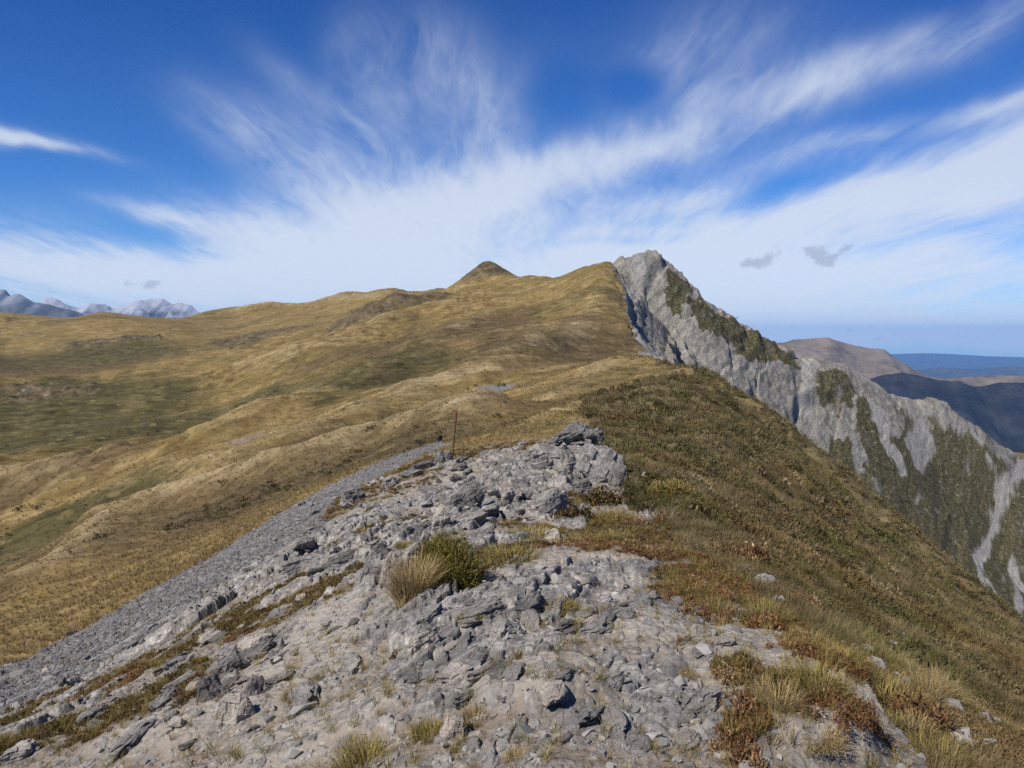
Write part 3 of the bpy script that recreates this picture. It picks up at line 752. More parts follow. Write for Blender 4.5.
# the small grey scud clouds
gr = None
for c in [(746, 257, 15, 6, 0, 1.0), (770, 248, 17, 9, 20, 1.0), (812, 245, 14, 7, 0, 1.0), (826, 254, 18, 9, -10, 1.1), (848, 247, 12, 4, 25, .9), (146, 284, 24, 6, 4, .8), (862, 336, 34, 4, 6, .6), (900, 344, 50, 3, 0, .4)]:
    v_ = cloud(*c); gr = v_ if gr is None else wn.math('ADD', gr, v_)
gd = wn.math('MULTIPLY', wn.step(wn.math('ADD', gr, wn.math('MULTIPLY', wn.step(gr, .04, .4), wn.math('MULTIPLY', wn.math('SUBTRACT', wn.noise(uv, 48, 6, .62), .5), 3.0))), .40, 1.1), .62)
final = wn.mix(wn.math('MULTIPLY', gd, front), final, (3.1, 3.5, 4.5, 1))
wn.put(bg.inputs[0], final); bg.inputs[1].default_value = .10

cam = bpy.data.cameras.new('camera'); co = bpy.data.objects.new('camera', cam); COL.objects.link(co)
cam.sensor_width = 36; cam.lens = F / 1024 * 36; cam.clip_start = .05; cam.clip_end = 200000
co.location = (0, 0, EYE); co.rotation_euler = (math.pi / 2 - PITCH, 0, 0); sc.camera = co
sc.view_settings.view_transform = 'Standard'; sc.view_settings.look = 'None'; sc.view_settings.exposure = 0.30; sc.view_settings.gamma = 1
sc.render.engine = 'CYCLES'
sc.cycles.max_bounces = 5; sc.cycles.diffuse_bounces = 3; sc.cycles.volume_bounces = 1; sc.cycles.use_denoising = False
#PART3
# ------------------------------------------------------------------ stones and plants: shapes
from mathutils import noise as mnoise
def hull_mesh(pts):
    bm = bmesh.new()
    for p in pts: bm.verts.new(p)
    r = bmesh.ops.convex_hull(bm, input=bm.verts)
    bmesh.ops.delete(bm, geom=[g for g in r['geom_interior'] if isinstance(g, bmesh.types.BMVert)], context='VERTS')
    bmesh.ops.delete(bm, geom=[v for v in bm.verts if not v.link_faces], context='VERTS')
    bmesh.ops.triangulate(bm, faces=bm.faces)
    bmesh.ops.recalc_face_normals(bm, faces=bm.faces)
    return bm

def box_points(rs, npt, pw=4.0):
    p = rs.normal(size=(npt, 3)); p /= (np.abs(p) ** pw).sum(1)[:, None] ** (1 / pw)
    return p * rs.uniform(.78, 1.0, (npt, 1))

def stone_template(seed, npt=13):
    rs = np.random.default_rng(seed)
    bm = hull_mesh(box_points(rs, npt, 3.0))
    bm.verts.index_update()
    Vv = np.array([v.co[:] for v in bm.verts]); Ff = np.array([[v.index for v in f.verts] for f in bm.faces]); bm.free()
    return Vv, Ff

def slab_mesh(name, dims, seed, cuts=5, rough=.10, layers=6, smooth=False):
    """one angular block of schist with ledges along its bedding"""
    rs = np.random.default_rng(seed)
    bm = hull_mesh(box_points(rs, 20, 6.0))
    bmesh.ops.dissolve_limit(bm, angle_limit=math.radians(12), verts=bm.verts, edges=bm.edges)
    bmesh.ops.triangulate(bm, faces=bm.faces)
    for _ in range(3):
        long = [e for e in bm.edges if e.calc_length() > .42]
        if long: bmesh.ops.subdivide_edges(bm, edges=long, cuts=1, use_grid_fill=True); bmesh.ops.triangulate(bm, faces=bm.faces)
    for _ in range(max(0, cuts - 3)):
        bmesh.ops.subdivide_edges(bm, edges=bm.edges[:], cuts=1, use_grid_fill=True)
    off = Vector(rs.uniform(-50, 50, 3))
    mn = min(dims)
    for v in bm.verts:
        c = v.co.copy()
        lay = c.z * layers * .5 + .35 * mnoise.noise(c * 1.6 + off)
        st = (mnoise.noise(Vector((math.floor(lay) * 7.3, seed * 1.1, 0)) + c * .5) * .5) * (1 - abs(v.normal.z)) * rough * 1.6
        cv = mnoise.cell(c * 2.6 + off) * rough * .55
        d = mnoise.fractal(c * 2.2 + off, .8, 2.1, 5) * rough * .5 + st + cv - abs(mnoise.noise(c * 1.1 + off * 2)) * rough * .6
        v.co = c + v.normal * d
    for v in bm.verts: v.co = Vector((v.co.x * dims[0] / 2, v.co.y * dims[1] / 2, v.co.z * dims[2] / 2))
    me = bpy.data.meshes.new(name); bm.to_mesh(me); bm.free()
    me.polygons.foreach_set('use_smooth', np.full(len(me.polygons), smooth, bool))
    return me

def blades(rs, n_, h, spread, base_r, width, droop=.5, seg=3, up=.35):
    """a tuft of grass: n tapering blades, as quads"""
    ph = rs.uniform(0, 2 * math.pi, n_); br = base_r * np.sqrt(rs.uniform(0, 1, n_)); L = h * rs.uniform(.55, 1.1, n_)
    ph2 = ph + rs.normal(0, .5, n_); lean = spread * rs.uniform(up, 1.0, n_)
    t = np.linspace(0, 1, seg + 1)[None]
    hor = (lean[:, None] * L[:, None]) * (t ** 1.5)
    ver = L[:, None] * (t - droop * (lean[:, None]) * t ** 2.4 * .7)
    cx = (br * np.cos(ph))[:, None] + hor * np.cos(ph2)[:, None]; cy = (br * np.sin(ph))[:, None] + hor * np.sin(ph2)[:, None]
    wv = width * (1 - t * .85) * .5
    tw = ph2 + math.pi / 2 + rs.normal(0, .5, n_)
    ax = np.cos(tw)[:, None] * wv; ay = np.sin(tw)[:, None] * wv
    A_ = np.stack([cx - ax, cy - ay, ver], -1); B_ = np.stack([cx + ax, cy + ay, ver], -1)
    Vv = np.stack([A_, B_], 2).reshape(-1, 3)
    k = 2 * (seg + 1)
    f0 = np.array([[2 * i, 2 * i + 1, 2 * i + 3, 2 * i + 2] for i in range(seg)])
    Ff = (f0[None] + (np.arange(n_) * k)[:, None, None]).reshape(-1, 4)
    tint = np.repeat(rs.uniform(0, 1, n_), k)
    return Vv, Ff, tint

def leaves(rs, n_, size, R=(1, 1, .8), upright=.5, shell=.55, narrow=.5):
    """leaf-sized diamonds through the volume of a dome"""
    d = rs.normal(size=(n_, 3)); d[:, 2] = np.abs(d[:, 2]); d /= np.linalg.norm(d, axis=1)[:, None]
    rad = shell + (1 - shell) * rs.uniform(0, 1, n_) ** .6
    lump = 1 + .28 * np.sin(3 * np.arctan2(d[:, 1], d[:, 0]) + rs.uniform(0, 6)) * np.cos(4 * d[:, 2] + rs.uniform(0, 6))
    c = d * (rad * lump)[:, None] * np.array(R)
    ax = d * (1 - upright) + np.array([0, 0, upright]) + rs.normal(0, .45, (n_, 3)); ax /= np.linalg.norm(ax, axis=1)[:, None]
    sd_ = np.cross(ax, rs.normal(size=(n_, 3))); sd_ /= np.linalg.norm(sd_, axis=1)[:, None] + 1e-9
    s = size * rs.uniform(.6, 1.25, n_)[:, None]
    Vv = np.stack([c - ax * s * .5, c + sd_ * s * narrow * .5, c + ax * s * .6, c - sd_ * s * narrow * .5], 1).reshape(-1, 3)
    Ff = np.arange(n_ * 4).reshape(-1, 4)
    return Vv, Ff, np.repeat(rs.uniform(0, 1, n_), 4)

def merge(parts):
    Vs, Fs, Ts, o = [], [], [], 0
    for Vv, Ff, t in parts:
        Vs.append(Vv); Fs.append(Ff + o); Ts.append(t); o += len(Vv)
    return np.concatenate(Vs), np.concatenate(Fs), np.concatenate(Ts)

def scatter(rs, templates, pos, scale, zs=None, tilt=.15, tone=None, tonew=.6):
    """copies of the templates as one set of arrays; scale (n,) or (n,3)"""
    parts = []
    n_ = len(pos)
    scale = np.asarray(scale); scale = np.repeat(scale[:, None], 3, 1) if scale.ndim == 1 else scale
    which = rs.integers(0, len(templates), n_)
    for k, tp in enumerate(templates):
        Vv, Ff = tp[0], tp[1]; tt = tp[2] if len(tp) > 2 else np.full(len(Vv), .5)
        i = np.nonzero(which == k)[0]
        if not len(i): continue
        yaw = rs.uniform(0, 2 * math.pi, len(i)); c, s = np.cos(yaw), np.sin(yaw)
        W_ = Vv[None] * scale[i][:, None]
        X = W_[..., 0] * c[:, None] - W_[..., 1] * s[:, None]; Y = W_[..., 0] * s[:, None] + W_[..., 1] * c[:, None]; Zz = W_[..., 2]
        ta, tb = rs.normal(0, tilt, len(i))[:, None], rs.normal(0, tilt, len(i))[:, None]
        Zz = Zz + X * ta + Y * tb; X = X - Zz * ta; Y = Y - Zz * tb
        o = np.stack([X, Y, Zz], -1) + pos[i][:, None]
        tn = tone[i] if tone is not None else rs.uniform(0, 1, len(i))
        tint = tt[None] * (1 - tonew) + tn[:, None] * tonew
        Fk = (Ff[None] + (np.arange(len(i)) * len(Vv))[:, None, None]).reshape(-1, Ff.shape[1])
        parts.append((o.reshape(-1, 3), Fk, tint.reshape(-1)))
    return merge(parts)

def tmesh(name, vft, smooth=False):
    Vv, Ff, t = vft
    return mesh_np(name, Vv, Ff, smooth, {'tint': np.stack([t, t, t], -1)})

def tint_mat(name, stops, nscale=3.0, amt=.35, rough=.85, spec=.15, trans=0.0, alt=None):
    m, nt, b = material(name, rough, spec)
    pos = nt.new('ShaderNodeNewGeometry').outputs['Position']
    t = nt.sep(nt.attr('tint'))[0]
    f = nt.math('ADD', t, nt.math('MULTIPLY', nt.math('SUBTRACT', nt.noise(pos, nscale, 5, .6), .5), amt * 2), clamp=True)
    c = nt.ramp(f, stops)
    if alt:
        c = nt.mix(nt.step(nt.noise(pos, alt[0], 5, .6), .46, .60), c, nt.mix(1.0, c, alt[1], 'MULTIPLY'))
        c = nt.mix(nt.step(nt.noise(nt.vmath('ADD', pos, (31, 7, 3)), alt[0] * .6, 5, .6), .50, .62), c, nt.mix(1.0, c, alt[2], 'MULTIPLY'))
    nt.put(b.inputs['Base Color'], c)
    if trans:
        tr = nt.new('ShaderNodeBsdfTranslucent'); nt.put(tr.inputs[0], c)
        mx = nt.new('ShaderNodeMixShader'); mx.inputs[0].default_value = trans
        nt.l.new(b.outputs[0], mx.inputs[1]); nt.l.new(tr.outputs[0], mx.inputs[2]); nt.l.new(mx.outputs[0], m.node_tree.nodes['Material Output'].inputs['Surface'])
    return m

STRAW = tint_mat('straw', [(0, (.20, .14, .055)), (.5, (.34, .25, .11)), (1, (.50, .40, .22))], trans=.2)
TUSSOCK = tint_mat('tussock', [(0, (.13, .095, .040)), (.4, (.235, .172, .075)), (.75, (.34, .26, .125)), (1, (.48, .39, .22))], .12, .45, trans=.2)
OLIVE = tint_mat('olive_grass', [(0, (.13, .105, .026)), (.5, (.23, .178, .052)), (1, (.36, .28, .115))], trans=.2)
GREENS = tint_mat('green_shrub', [(0, (.06, .052, .011)), (.5, (.17, .14, .030)), (1, (.30, .24, .065))], 8, .3, trans=.15)
RUST = tint_mat('rusty_leaf', [(0, (.060, .027, .013)), (.35, (.140, .070, .030)), (.7, (.24, .135, .062)), (1, (.44, .33, .19))], 4, .35, trans=.15)
BROWNL = tint_mat('brown_leaf', [(0, (.040, .026, .010)), (.5, (.095, .065, .024)), (.85, (.17, .125, .05)), (1, (.34, .27, .15))], 1.2, .45, trans=.1)
SCRUBM = tint_mat('scrub_leaf', [(0, (.042, .036, .016)), (.3, (.090, .072, .031)), (.6, (.15, .118, .056)), (.85, (.225, .18, .098)), (1, (.38, .33, .22))], .35, .45, trans=.1, alt=(.45, (.76, .88, .66), (1.14, 1.0, .95)))
SLOPEG = tint_mat('slope_grass', [(0, (.085, .065, .030)), (.4, (.165, .125, .060)), (.75, (.26, .20, .105)), (1, (.40, .33, .20))], .5, .45, trans=.2, alt=(.45, (.82, .92, .72), (1.12, 1.02, .95)))
DARKB = tint_mat('dark_shrub', [(0, (.022, .020, .009)), (.6, (.055, .045, .018)), (1, (.10, .078, .030))], .2, .3)
PEAKB = tint_mat('peak_shrub', [(0, (.034, .033, .014)), (.6, (.078, .068, .030)), (1, (.15, .125, .062))], .1, .4)
STONEM = tint_mat('loose_stone', [(0, (.10, .098, .096)), (.4, (.20, .193, .183)), (.75, (.27, .257, .235)), (1, (.40, .375, .335))], 14, .35, .95, .08)
SCREEM = tint_mat('scree_stone', [(0, (.075, .072, .072)), (.5, (.158, .150, .143)), (.85, (.235, .223, .207)), (1, (.38, .36, .33))], .9, .4, .95, .08)

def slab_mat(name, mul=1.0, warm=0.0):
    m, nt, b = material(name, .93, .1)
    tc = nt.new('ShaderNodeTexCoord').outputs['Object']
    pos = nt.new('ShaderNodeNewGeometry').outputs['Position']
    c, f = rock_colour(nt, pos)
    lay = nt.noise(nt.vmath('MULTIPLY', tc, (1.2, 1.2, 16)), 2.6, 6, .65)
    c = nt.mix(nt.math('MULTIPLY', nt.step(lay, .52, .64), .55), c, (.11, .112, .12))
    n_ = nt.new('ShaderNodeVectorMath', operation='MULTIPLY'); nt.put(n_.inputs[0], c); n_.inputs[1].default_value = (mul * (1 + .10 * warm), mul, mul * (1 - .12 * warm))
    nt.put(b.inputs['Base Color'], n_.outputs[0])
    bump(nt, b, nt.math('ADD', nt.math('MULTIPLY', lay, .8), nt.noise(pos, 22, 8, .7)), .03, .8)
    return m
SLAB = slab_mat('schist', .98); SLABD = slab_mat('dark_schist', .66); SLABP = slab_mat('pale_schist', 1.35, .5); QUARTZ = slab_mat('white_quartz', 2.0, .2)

# ------------------------------------------------------------------ single rocks, each placed on the land it lies on
def rock(px, py, w, h, label, mat=SLAB, dr=.8, yaw=20, roll=0, pitch=0, seed=0, bury=.22, name='rock', cuts=6, rough=.17, group=None):
    X, Y = hit(px, py)
    k = math.hypot(X, Y) / F
    dims = (w * k, w * k * dr, h * k * (1 + bury))
    me = slab_mesh(name, dims, seed or int(px * 7 + py), cuts, rough, max(3, int(h / 5)))
    o = link(name, me, mat)
    yy = Y + dims[1] * .35
    o.location = (X * yy / Y, yy, ground(X * yy / Y, yy) + dims[2] * (.5 - bury))
    o.rotation_euler = (math.radians(pitch), math.radians(roll), math.radians(yaw))
    return tag(o, label, 'rock', group)
G1 = 'blocks of the rock outcrop'; G2 = 'slabs bedded in the bare ridge'
for a in [
    (574, 447, 54, 24, 'dark jagged slab lying across the top of the rock outcrop, its tip pointing right', SLABD, .7, 14, -20, 8, 0, .25),
    (597, 446, 18, 20, 'small dark upright block at the right tip of the outcrop top', SLABD, .8, 40, 10, 0, 0, .25),
    (598, 483, 48, 40, 'largest grey block forming the right end of the rock outcrop', SLAB, .85, -18, 16, -10, 23, .25),
    (570, 476, 36, 36, 'pale cracked block in the middle of the rock outcrop below the dark top slab', SLAB, .8, 8, -8, -8, 5, .2),
    (546, 471, 36, 32, 'grey broken block at the left end of the rock outcrop', SLAB, .8, 30, -14, 0, 0, .25),
    (617, 488, 16, 26, 'narrow dark block leaning against the right foot of the rock outcrop', SLABD, 1, 20, 18, 0, 0, .2),  # dark stone stands in for the shaded end face of the largest block
    (556, 516, 56, 32, 'long grey slab below the outcrop beside the brown leafy bush', SLAB, .6, 24, -22, -8, 9, .25),
    (584, 497, 26, 18, 'small grey slab with a dark overhang above the brown leafy bush', SLABD, .8, 10, -12, 0, 0, .25),
    (554, 541, 20, 15, 'round whitish lichened stone at the foot of the slab, in the dry grass', SLABP, 1, 0, 0, 0, 0, .2),
    (640, 494, 17, 12, 'pale stone beside the yellow green bush on the right of the crest', SLABP, .8, 30, 10, 0, 0, .2),
    (646, 502, 20, 8, 'flat purple grey stone below the pale stone by the yellow green bush', SLABD, .8, 10, 0, 0, 0, .2),
    (508, 508, 17, 17, 'whitish pointed stone standing out of the rubble left of the outcrop', SLABP, .8, 20, 20, 0, 0, .2),
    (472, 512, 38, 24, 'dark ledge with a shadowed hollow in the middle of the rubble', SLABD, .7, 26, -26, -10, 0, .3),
    (468, 497, 34, 18, 'grey ledge above the shadowed hollow in the rubble', SLAB, .7, 26, -20, 0, 0, .3),
    (440, 532, 20, 28, 'pale pointed stone behind the green bush', SLABP, .7, 12, 16, 0, 0, .25),
    (417, 553, 16, 24, 'dark upright split stone touching the upper left of the green bush', SLABD, .6, 30, 20, 0, 0, .2),
    (425, 552, 12, 22, 'thin pale blade of rock beside the dark split stone', SLABP, .5, 30, 24, 0, 0, .2),
    (372, 588, 24, 34, 'leaning grey slab left of the dry grass clump, left of its crack', SLAB, .7, 16, 18, -12, 0, .25),
    (392, 585, 22, 34, 'leaning pale slab between the crack and the dry grass clump', SLABP, .7, 16, 16, -12, 0, .25),
    (440, 466, 12, 13, 'dark stone at the foot of the marker pole', SLABD, .8, 10, -10, 0, 0, .25),
    (449, 461, 10, 10, 'small blackish block touching the foot of the marker pole', SLABD, .8, 40, 0, 0, 0, .25),
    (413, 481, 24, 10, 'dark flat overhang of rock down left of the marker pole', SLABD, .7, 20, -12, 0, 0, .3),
    (391, 492, 20, 12, 'grey flat rock near the lower edge of the scree, left of the dark overhang', SLAB, .7, 20, -12, 0, 0, .3),
    (352, 508, 30, 16, 'dark broken rock rising at the edge of the scree', SLABD, .7, 24, -14, 0, 0, .3),
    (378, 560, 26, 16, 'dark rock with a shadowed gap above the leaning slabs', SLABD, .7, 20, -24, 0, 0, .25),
    (342, 567, 40, 12, 'long dark ledge of rock below the scree', SLABD, .5, 22, -14, 0, 0, .3),
    (315, 540, 22, 12, 'grey block at the lower edge of the scree', SLAB, .7, 22, -10, 0, 0, .3),
    (300, 570, 34, 14, 'broad grey rock on the left flank under the scree', SLAB, .6, 22, -14, 0, 0, .3),
    (232, 667, 24, 20, 'square grey slab topping the stepped rocks on the left flank', SLAB, .8, 4, -8, 0, 0, .42),
    (254, 660, 30, 14, 'flat pale slab beside the square slab on the left flank', SLABP, .7, 8, -4, 0, 0, .2),
    (265, 652, 18, 14, 'rounded pale block at the right end of the stepped rocks on the left flank', SLABP, .8, 20, 0, 0, 0, .2),
    (226, 692, 44, 20, 'dark layered ledge under the square slab on the left flank', SLABD, .7, 30, -24, -10, 0, .55),
    (212, 722, 34, 30, 'purple grey slab lower down the stepped rocks on the left flank', SLABD, .7, 26, -20, -14, 0, .55),
    (236, 738, 34, 34, 'smooth pale leaning slab at the foot of the stepped rocks', SLABP, .6, 24, 14, -16, 0, .55),
    (252, 715, 24, 30, 'thin upright slab in the middle of the stepped rocks', SLAB, .5, 30, 14, -10, 0, .55),
    (278, 679, 8, 7, 'bright white piece of quartz on the pale ground', QUARTZ, .9, 0, 0, 0, 0, .2),
    (60, 692, 10, 8, 'dark stone at the lower edge of the pale scree track', SLABD, .8, 0, 0, 0, 0, .2),
    (22, 768, 34, 16, 'grey layered slab in the lower left corner', SLAB, .7, 20, -16, 0, 0, .3),
    (505, 650, 54, 26, 'striped grey slab lying aslant below the green bush', SLAB, .5, 50, -12, -10, 0, .45),
    (545, 668, 40, 28, 'blue grey slab right of the striped slab', SLAB, .6, 54, -8, -10, 0, .5),
    (502, 589, 9, 7, 'small dark stone alone on the dry grass right of the green bush', SLABD, .8, 0, 0, 0, 0, .1),
    (624, 640, 32, 9, 'flat blue grey stone on the bare ground right of the middle', SLAB, .7, 10, 0, 0, 0, .35),
    (424, 668, 44, 20, 'pale ribbed slab below the dry grass clump', SLABP, .5, 50, -14, -8, 0, .5),
    (452, 745, 26, 34, 'whitish smooth block beside the straw coloured tuft at the bottom', SLABP, .7, 20, 10, -14, 0, .45),
    (610, 700, 40, 16, 'low grey slab on the bare ridge near the bottom', SLAB, .6, 40, -8, -6, 0, .5),
    (700, 720, 54, 24, 'broad blue grey slab left of the rusty plants at the bottom right', SLAB, .7, 30, -10, -6, 0, .55),
    (736, 738, 26, 22, 'dark three cornered slab edge beside the rusty plants', SLABD, .7, 30, 12, -10, 0, .4),
    (718, 668, 44, 10, 'pale blue flat slab on the sandy shelf', SLABP, .6, 14, -4, 0, 0, .45),
    (748, 580, 30, 10, 'purple grey stone sheet in the plants at the right edge of the crest', SLABD, .8, 40, 14, 0, 0, .4),
    (765, 592, 24, 12, 'grey stone at the right edge of the crest among brown plants', SLAB, .8, 40, 20, 0, 0, .35),
    (891, 660, 16, 20, 'upright pale stone on the grassy edge of the right slope', SLABP, .6, 20, 10, 0, 0, .25),
    (902, 668, 18, 8, 'flat pale stone beside the upright stone on the right slope', SLABP, .8, 30, 14, 0, 0, .25),
    (935, 716, 10, 12, 'small pale stone in the straw at the lower right', SLABP, .8, 30, 10, 0, 0, .25),
    (962, 750, 30, 12, 'pale bare rock edge in the lower right corner', SLABP, .6, 30, 24, 0, 0, .35),
    (760, 424, 9, 5, 'grey rock showing in the brown scrub below the shoulder of the ridge', SLAB, .8, 0, 10, 0, 0, .2),
]:
    px, py, w, h, lb, mt, dr, yaw, roll, pit, sd0, bu = a
    rock(px, py, w, h, lb, mt, dr, yaw, roll, pit, sd0, bu)

# loose stones one can still tell apart: copies of a few blocks
STN = [slab_mesh('loose_stone', (1, .8, .55), 900 + i, 4, .14, 4) for i in range(7)]
rs = np.random.default_rng(11)
def loose(n_, poly, smin, smax, label, group, cond=None):
    got = 0
    lo = np.array(poly); 
    while got < n_:
        px = rs.uniform(lo[:, 0].min(), lo[:, 0].max()); py = rs.uniform(lo[:, 1].min(), lo[:, 1].max())
        if not in_poly(np.array([px]), np.array([py]), lo)[0]: continue
        X, Y = hit(px, py)
        s = smin * (smax / smin) ** (rs.uniform(0, 1) ** 2.2) * math.hypot(X, Y) / F
        o = link('loose_stone', STN[rs.integers(0, 7)], None)
        o.scale = (s * rs.uniform(.8, 1.3), s * rs.uniform(.8, 1.2), s * rs.uniform(.7, 1.2))
        o.location = (X, Y, ground(X, Y) + s * .10)
        o.rotation_euler = (rs.normal(0, .28), rs.normal(-.2, .3), rs.uniform(0, 6.28))
        o.data.materials.append(SLAB) if not o.data.materials else None
        o.material_slots[0].link = 'OBJECT'; o.material_slots[0].material = [SLAB, SLAB, SLABD, SLABP][rs.integers(0, 4)]
        tag(o, label, 'rock', group); got += 1
def bedded(n_, poly, smin, smax, label, group, mats=(SLAB, SLAB, SLABD, SLABP)):
    lo = np.array(poly); got = 0
    while got < n_:
        px = rs.uniform(lo[:, 0].min(), lo[:, 0].max()); py = rs.uniform(lo[:, 1].min(), lo[:, 1].max())
        if not in_poly(np.array([px]), np.array([py]), lo)[0]: continue
        X, Y = hit(px, py)
        s = smin * (smax / smin) ** rs.uniform(0, 1) * math.hypot(X, Y) / F
        o = link('rock', BED[rs.integers(0, 9)], None)
        o.scale = (s * rs.uniform(.5, .8), s * rs.uniform(.9, 1.4), s * rs.uniform(.28, .5))
        o.location = (X, Y, ground(X, Y) + s * rs.uniform(-.03, .04))
        o.rotation_euler = (rs.normal(.06, .10), rs.normal(-.30, .14), rs.normal(-.30, .28))
        o.data.materials.append(SLAB) if not o.data.materials else None
        o.material_slots[0].link = 'OBJECT'; o.material_slots[0].material = mats[rs.integers(0, len(mats))]
        tag(o, label, 'rock', group); got += 1
BED = [slab_mesh('bedded_slab', (1, 1, 1), 700 + i, 5, .16, 9) for i in range(9)]
bedded(60, [(400, 640), (560, 575), (690, 600), (720, 690), (720, 768), (400, 768)], 18, 52, 'grey plate of bedrock showing through the pale dirt at the bottom middle', 'bedrock plates of the near ground')
bedded(42, [(190, 650), (300, 600), (400, 640), (330, 700), (220, 768), (40, 768), (120, 705)], 16, 46, 'grey plate of bedrock cropping out on the left flank', 'bedrock plates of the left flank')
bedded(60, [(330, 500), (420, 470), (545, 452), (590, 470), (545, 500), (480, 545), (380, 580), (290, 580), (300, 540)], 14, 40, 'jagged block of broken bedrock between the scree and the rock outcrop', 'broken bedrock blocks of the upper rubble', (SLAB, SLABD, SLABD, SLAB))
loose(110, [(330, 500), (420, 470), (545, 455), (545, 500), (480, 545), (380, 580), (290, 580), (300, 540)], 6, 24, 'angular grey stone in the rubble between the scree and the rock outcrop', 'stones of the upper rubble')
loose(45, [(190, 640), (300, 590), (340, 600), (280, 690), (200, 768), (60, 768), (120, 700)], 5, 20, 'broken grey stone on the left flank below the scree', 'stones of the left flank')
loose(45, [(430, 640), (560, 570), (690, 600), (720, 700), (720, 766), (420, 766)], 5, 20, 'flat grey stone bedded in the bare ground at the bottom middle', 'stones of the near ground')
loose(30, [(20, 690), (150, 612), (260, 556), (400, 466), (430, 452), (300, 515), (180, 590), (40, 668)], 4, 9, 'grey stone lying on the scree strip', 'larger stones on the scree')

# ------------------------------------------------------------------ marker pole
pX, pY = hit(452, 462)
pole = bpy.data.objects.new('marker_pole', None); COL.objects.link(pole)
pz = ground(pX, pY); pole.location = (pX, pY, pz)
H_ = 50 * pY / F
pole.rotation_euler = (0, math.radians(5.5), math.radians(10))
tag(pole, 'thin rusty steel marker pole with a red top standing in the rubble', 'marker pole')
def bar(name, z0_, z1_, r, prof, mat):
    bm = bmesh.new()
    ring = []
    for z_ in (z0_, z1_):
        ring.append([bm.verts.new((x * r, y * r, z_)) for x, y in prof])
    k = len(prof)
    for i in range(k): bm.faces.new((ring[0][i], ring[0][(i + 1) % k], ring[1][(i + 1) % k], ring[1][i]))
    bm.faces.new(ring[1]); bm.faces.new(ring[0][::-1])
    bmesh.ops.recalc_face_normals(bm, faces=bm.faces)
    me = bpy.data.meshes.new(name); bm.to_mesh(me); bm.free()
    return link(name, me, mat, pole)
YPROF = []
for i in range(3):                                   # three-finned fence standard
    a = i * 2 * math.pi / 3 + .4
    ca, sa = math.cos(a), math.sin(a)
    for t_, w_ in ((.28, -.22), (1, -.16), (1, .16), (.28, .22)): YPROF.append((ca * t_ - sa * w_, sa * t_ + ca * w_))
def paint(name, c1, c2, sc_):
    m, nt, b = material(name, .7, .3)
    pos = nt.new('ShaderNodeTexCoord').outputs['Object']
    nt.put(b.inputs['Base Color'], nt.ramp(nt.noise(pos, sc_, 6, .7), [(.35, c1), (.65, c2)]))
    return m
bar('post', -.25, H_ * .80, .024, YPROF, paint('rusty_steel', (.035, .022, .017), (.11, .055, .035), 9))
bar('painted_top', H_ * .795, H_, .034, [(math.cos(i * math.pi / 5), math.sin(i * math.pi / 5)) for i in range(10)], paint('red_paint', (.10, .024, .017), (.18, .042, .028), 6))
bar('cap', H_ - .001, H_ + .02, .030, [(math.cos(i * math.pi / 5), math.sin(i * math.pi / 5)) for i in range(10)], paint('worn_paint', (.16, .05, .03), (.30, .08, .05), 12))

# ------------------------------------------------------------------ single plants
def plant(name, parts, mat, px, py, label, cat, group=None, sink=.02):
    X, Y = hit(px, py)
    o = link(name, tmesh(name, merge(parts)), mat)
    o.location = (X, Y, ground(X, Y) - sink)
    return tag(o, label, cat, group)
def px_size(px, py, w):
    X, Y = hit(px, py); return w * math.hypot(X, Y) / F

def cushion(rs, w, d, h, nb, blade, wd, lump=7):
    """a dense bush of upright needles over an uneven dome"""
    parts = []
    for k in range(lump):
        a = rs.uniform(0, 6.28); q = math.sqrt(rs.uniform(0, 1)) * .62
        cx, cy = w * .5 * q * math.cos(a), d * .5 * q * math.sin(a)
        hh = h * (1 - .55 * q * q) * rs.uniform(.75, 1.05)
        V_, F_, t_ = leaves(rs, nb // lump * 2, blade, (w * .27, d * .27, hh * .86), .45, .55, .13)
        parts.append((V_ + np.array([cx, cy, 0]), F_, t_ * .7 + rs.uniform(0, .3)))
    return parts
rs = np.random.default_rng(5)
w = px_size(446, 600, 92)
plant('green_shrub', cushion(rs, w, w * .8, w * .78, 12000, w * .065, w * .012, 17), GREENS, 448, 596, 'round bushy green shrub with dense upright needles growing from the bare rock', 'shrub')
w = px_size(412, 622, 50)
plant('dry_tussock', [blades(rs, 900, w * 1.15, .62, w * .34, w * .016, .85, 5, .25), blades(rs, 240, w * .8, 1.1, w * .40, w * .016, 1.0, 5, .3)], STRAW, 412, 618, 'drooping straw coloured grass clump against the left side of the green shrub', 'grass clump')
w = px_size(672, 512, 50)
plant('green_shrub', cushion(rs, w, w * .7, w * .48, 1500, w * .12, w * .018, 9), OLIVE, 672, 512, 'low yellow green bush at the right edge of the crest near the outcrop', 'shrub')
w = px_size(700, 520, 30)
plant('dark_shrub', [leaves(rs, 500, w * .13, (w * .5, w * .4, w * .45))], BROWNL, 694, 522, 'dark brown bush just right of the yellow green bush', 'shrub')
w = px_size(575, 524, 46)
plant('leafy_shrub', [leaves(rs, 900, w * .10, (w * .52, w * .36, w * .42), .6, .4, .45)], BROWNL, 574, 525, 'brown leafy bush against the long slab below the outcrop', 'shrub')
w = px_size(604, 508, 40)
plant('leafy_shrub', [leaves(rs, 700, w * .10, (w * .52, w * .36, w * .40), .6, .4, .45), leaves(rs, 120, w * .12, (w * .54, w * .36, w * .44), .8, .9, .4)], BROWNL, 604, 507, 'brown leafy bush with pale tips under the largest pale block', 'shrub')

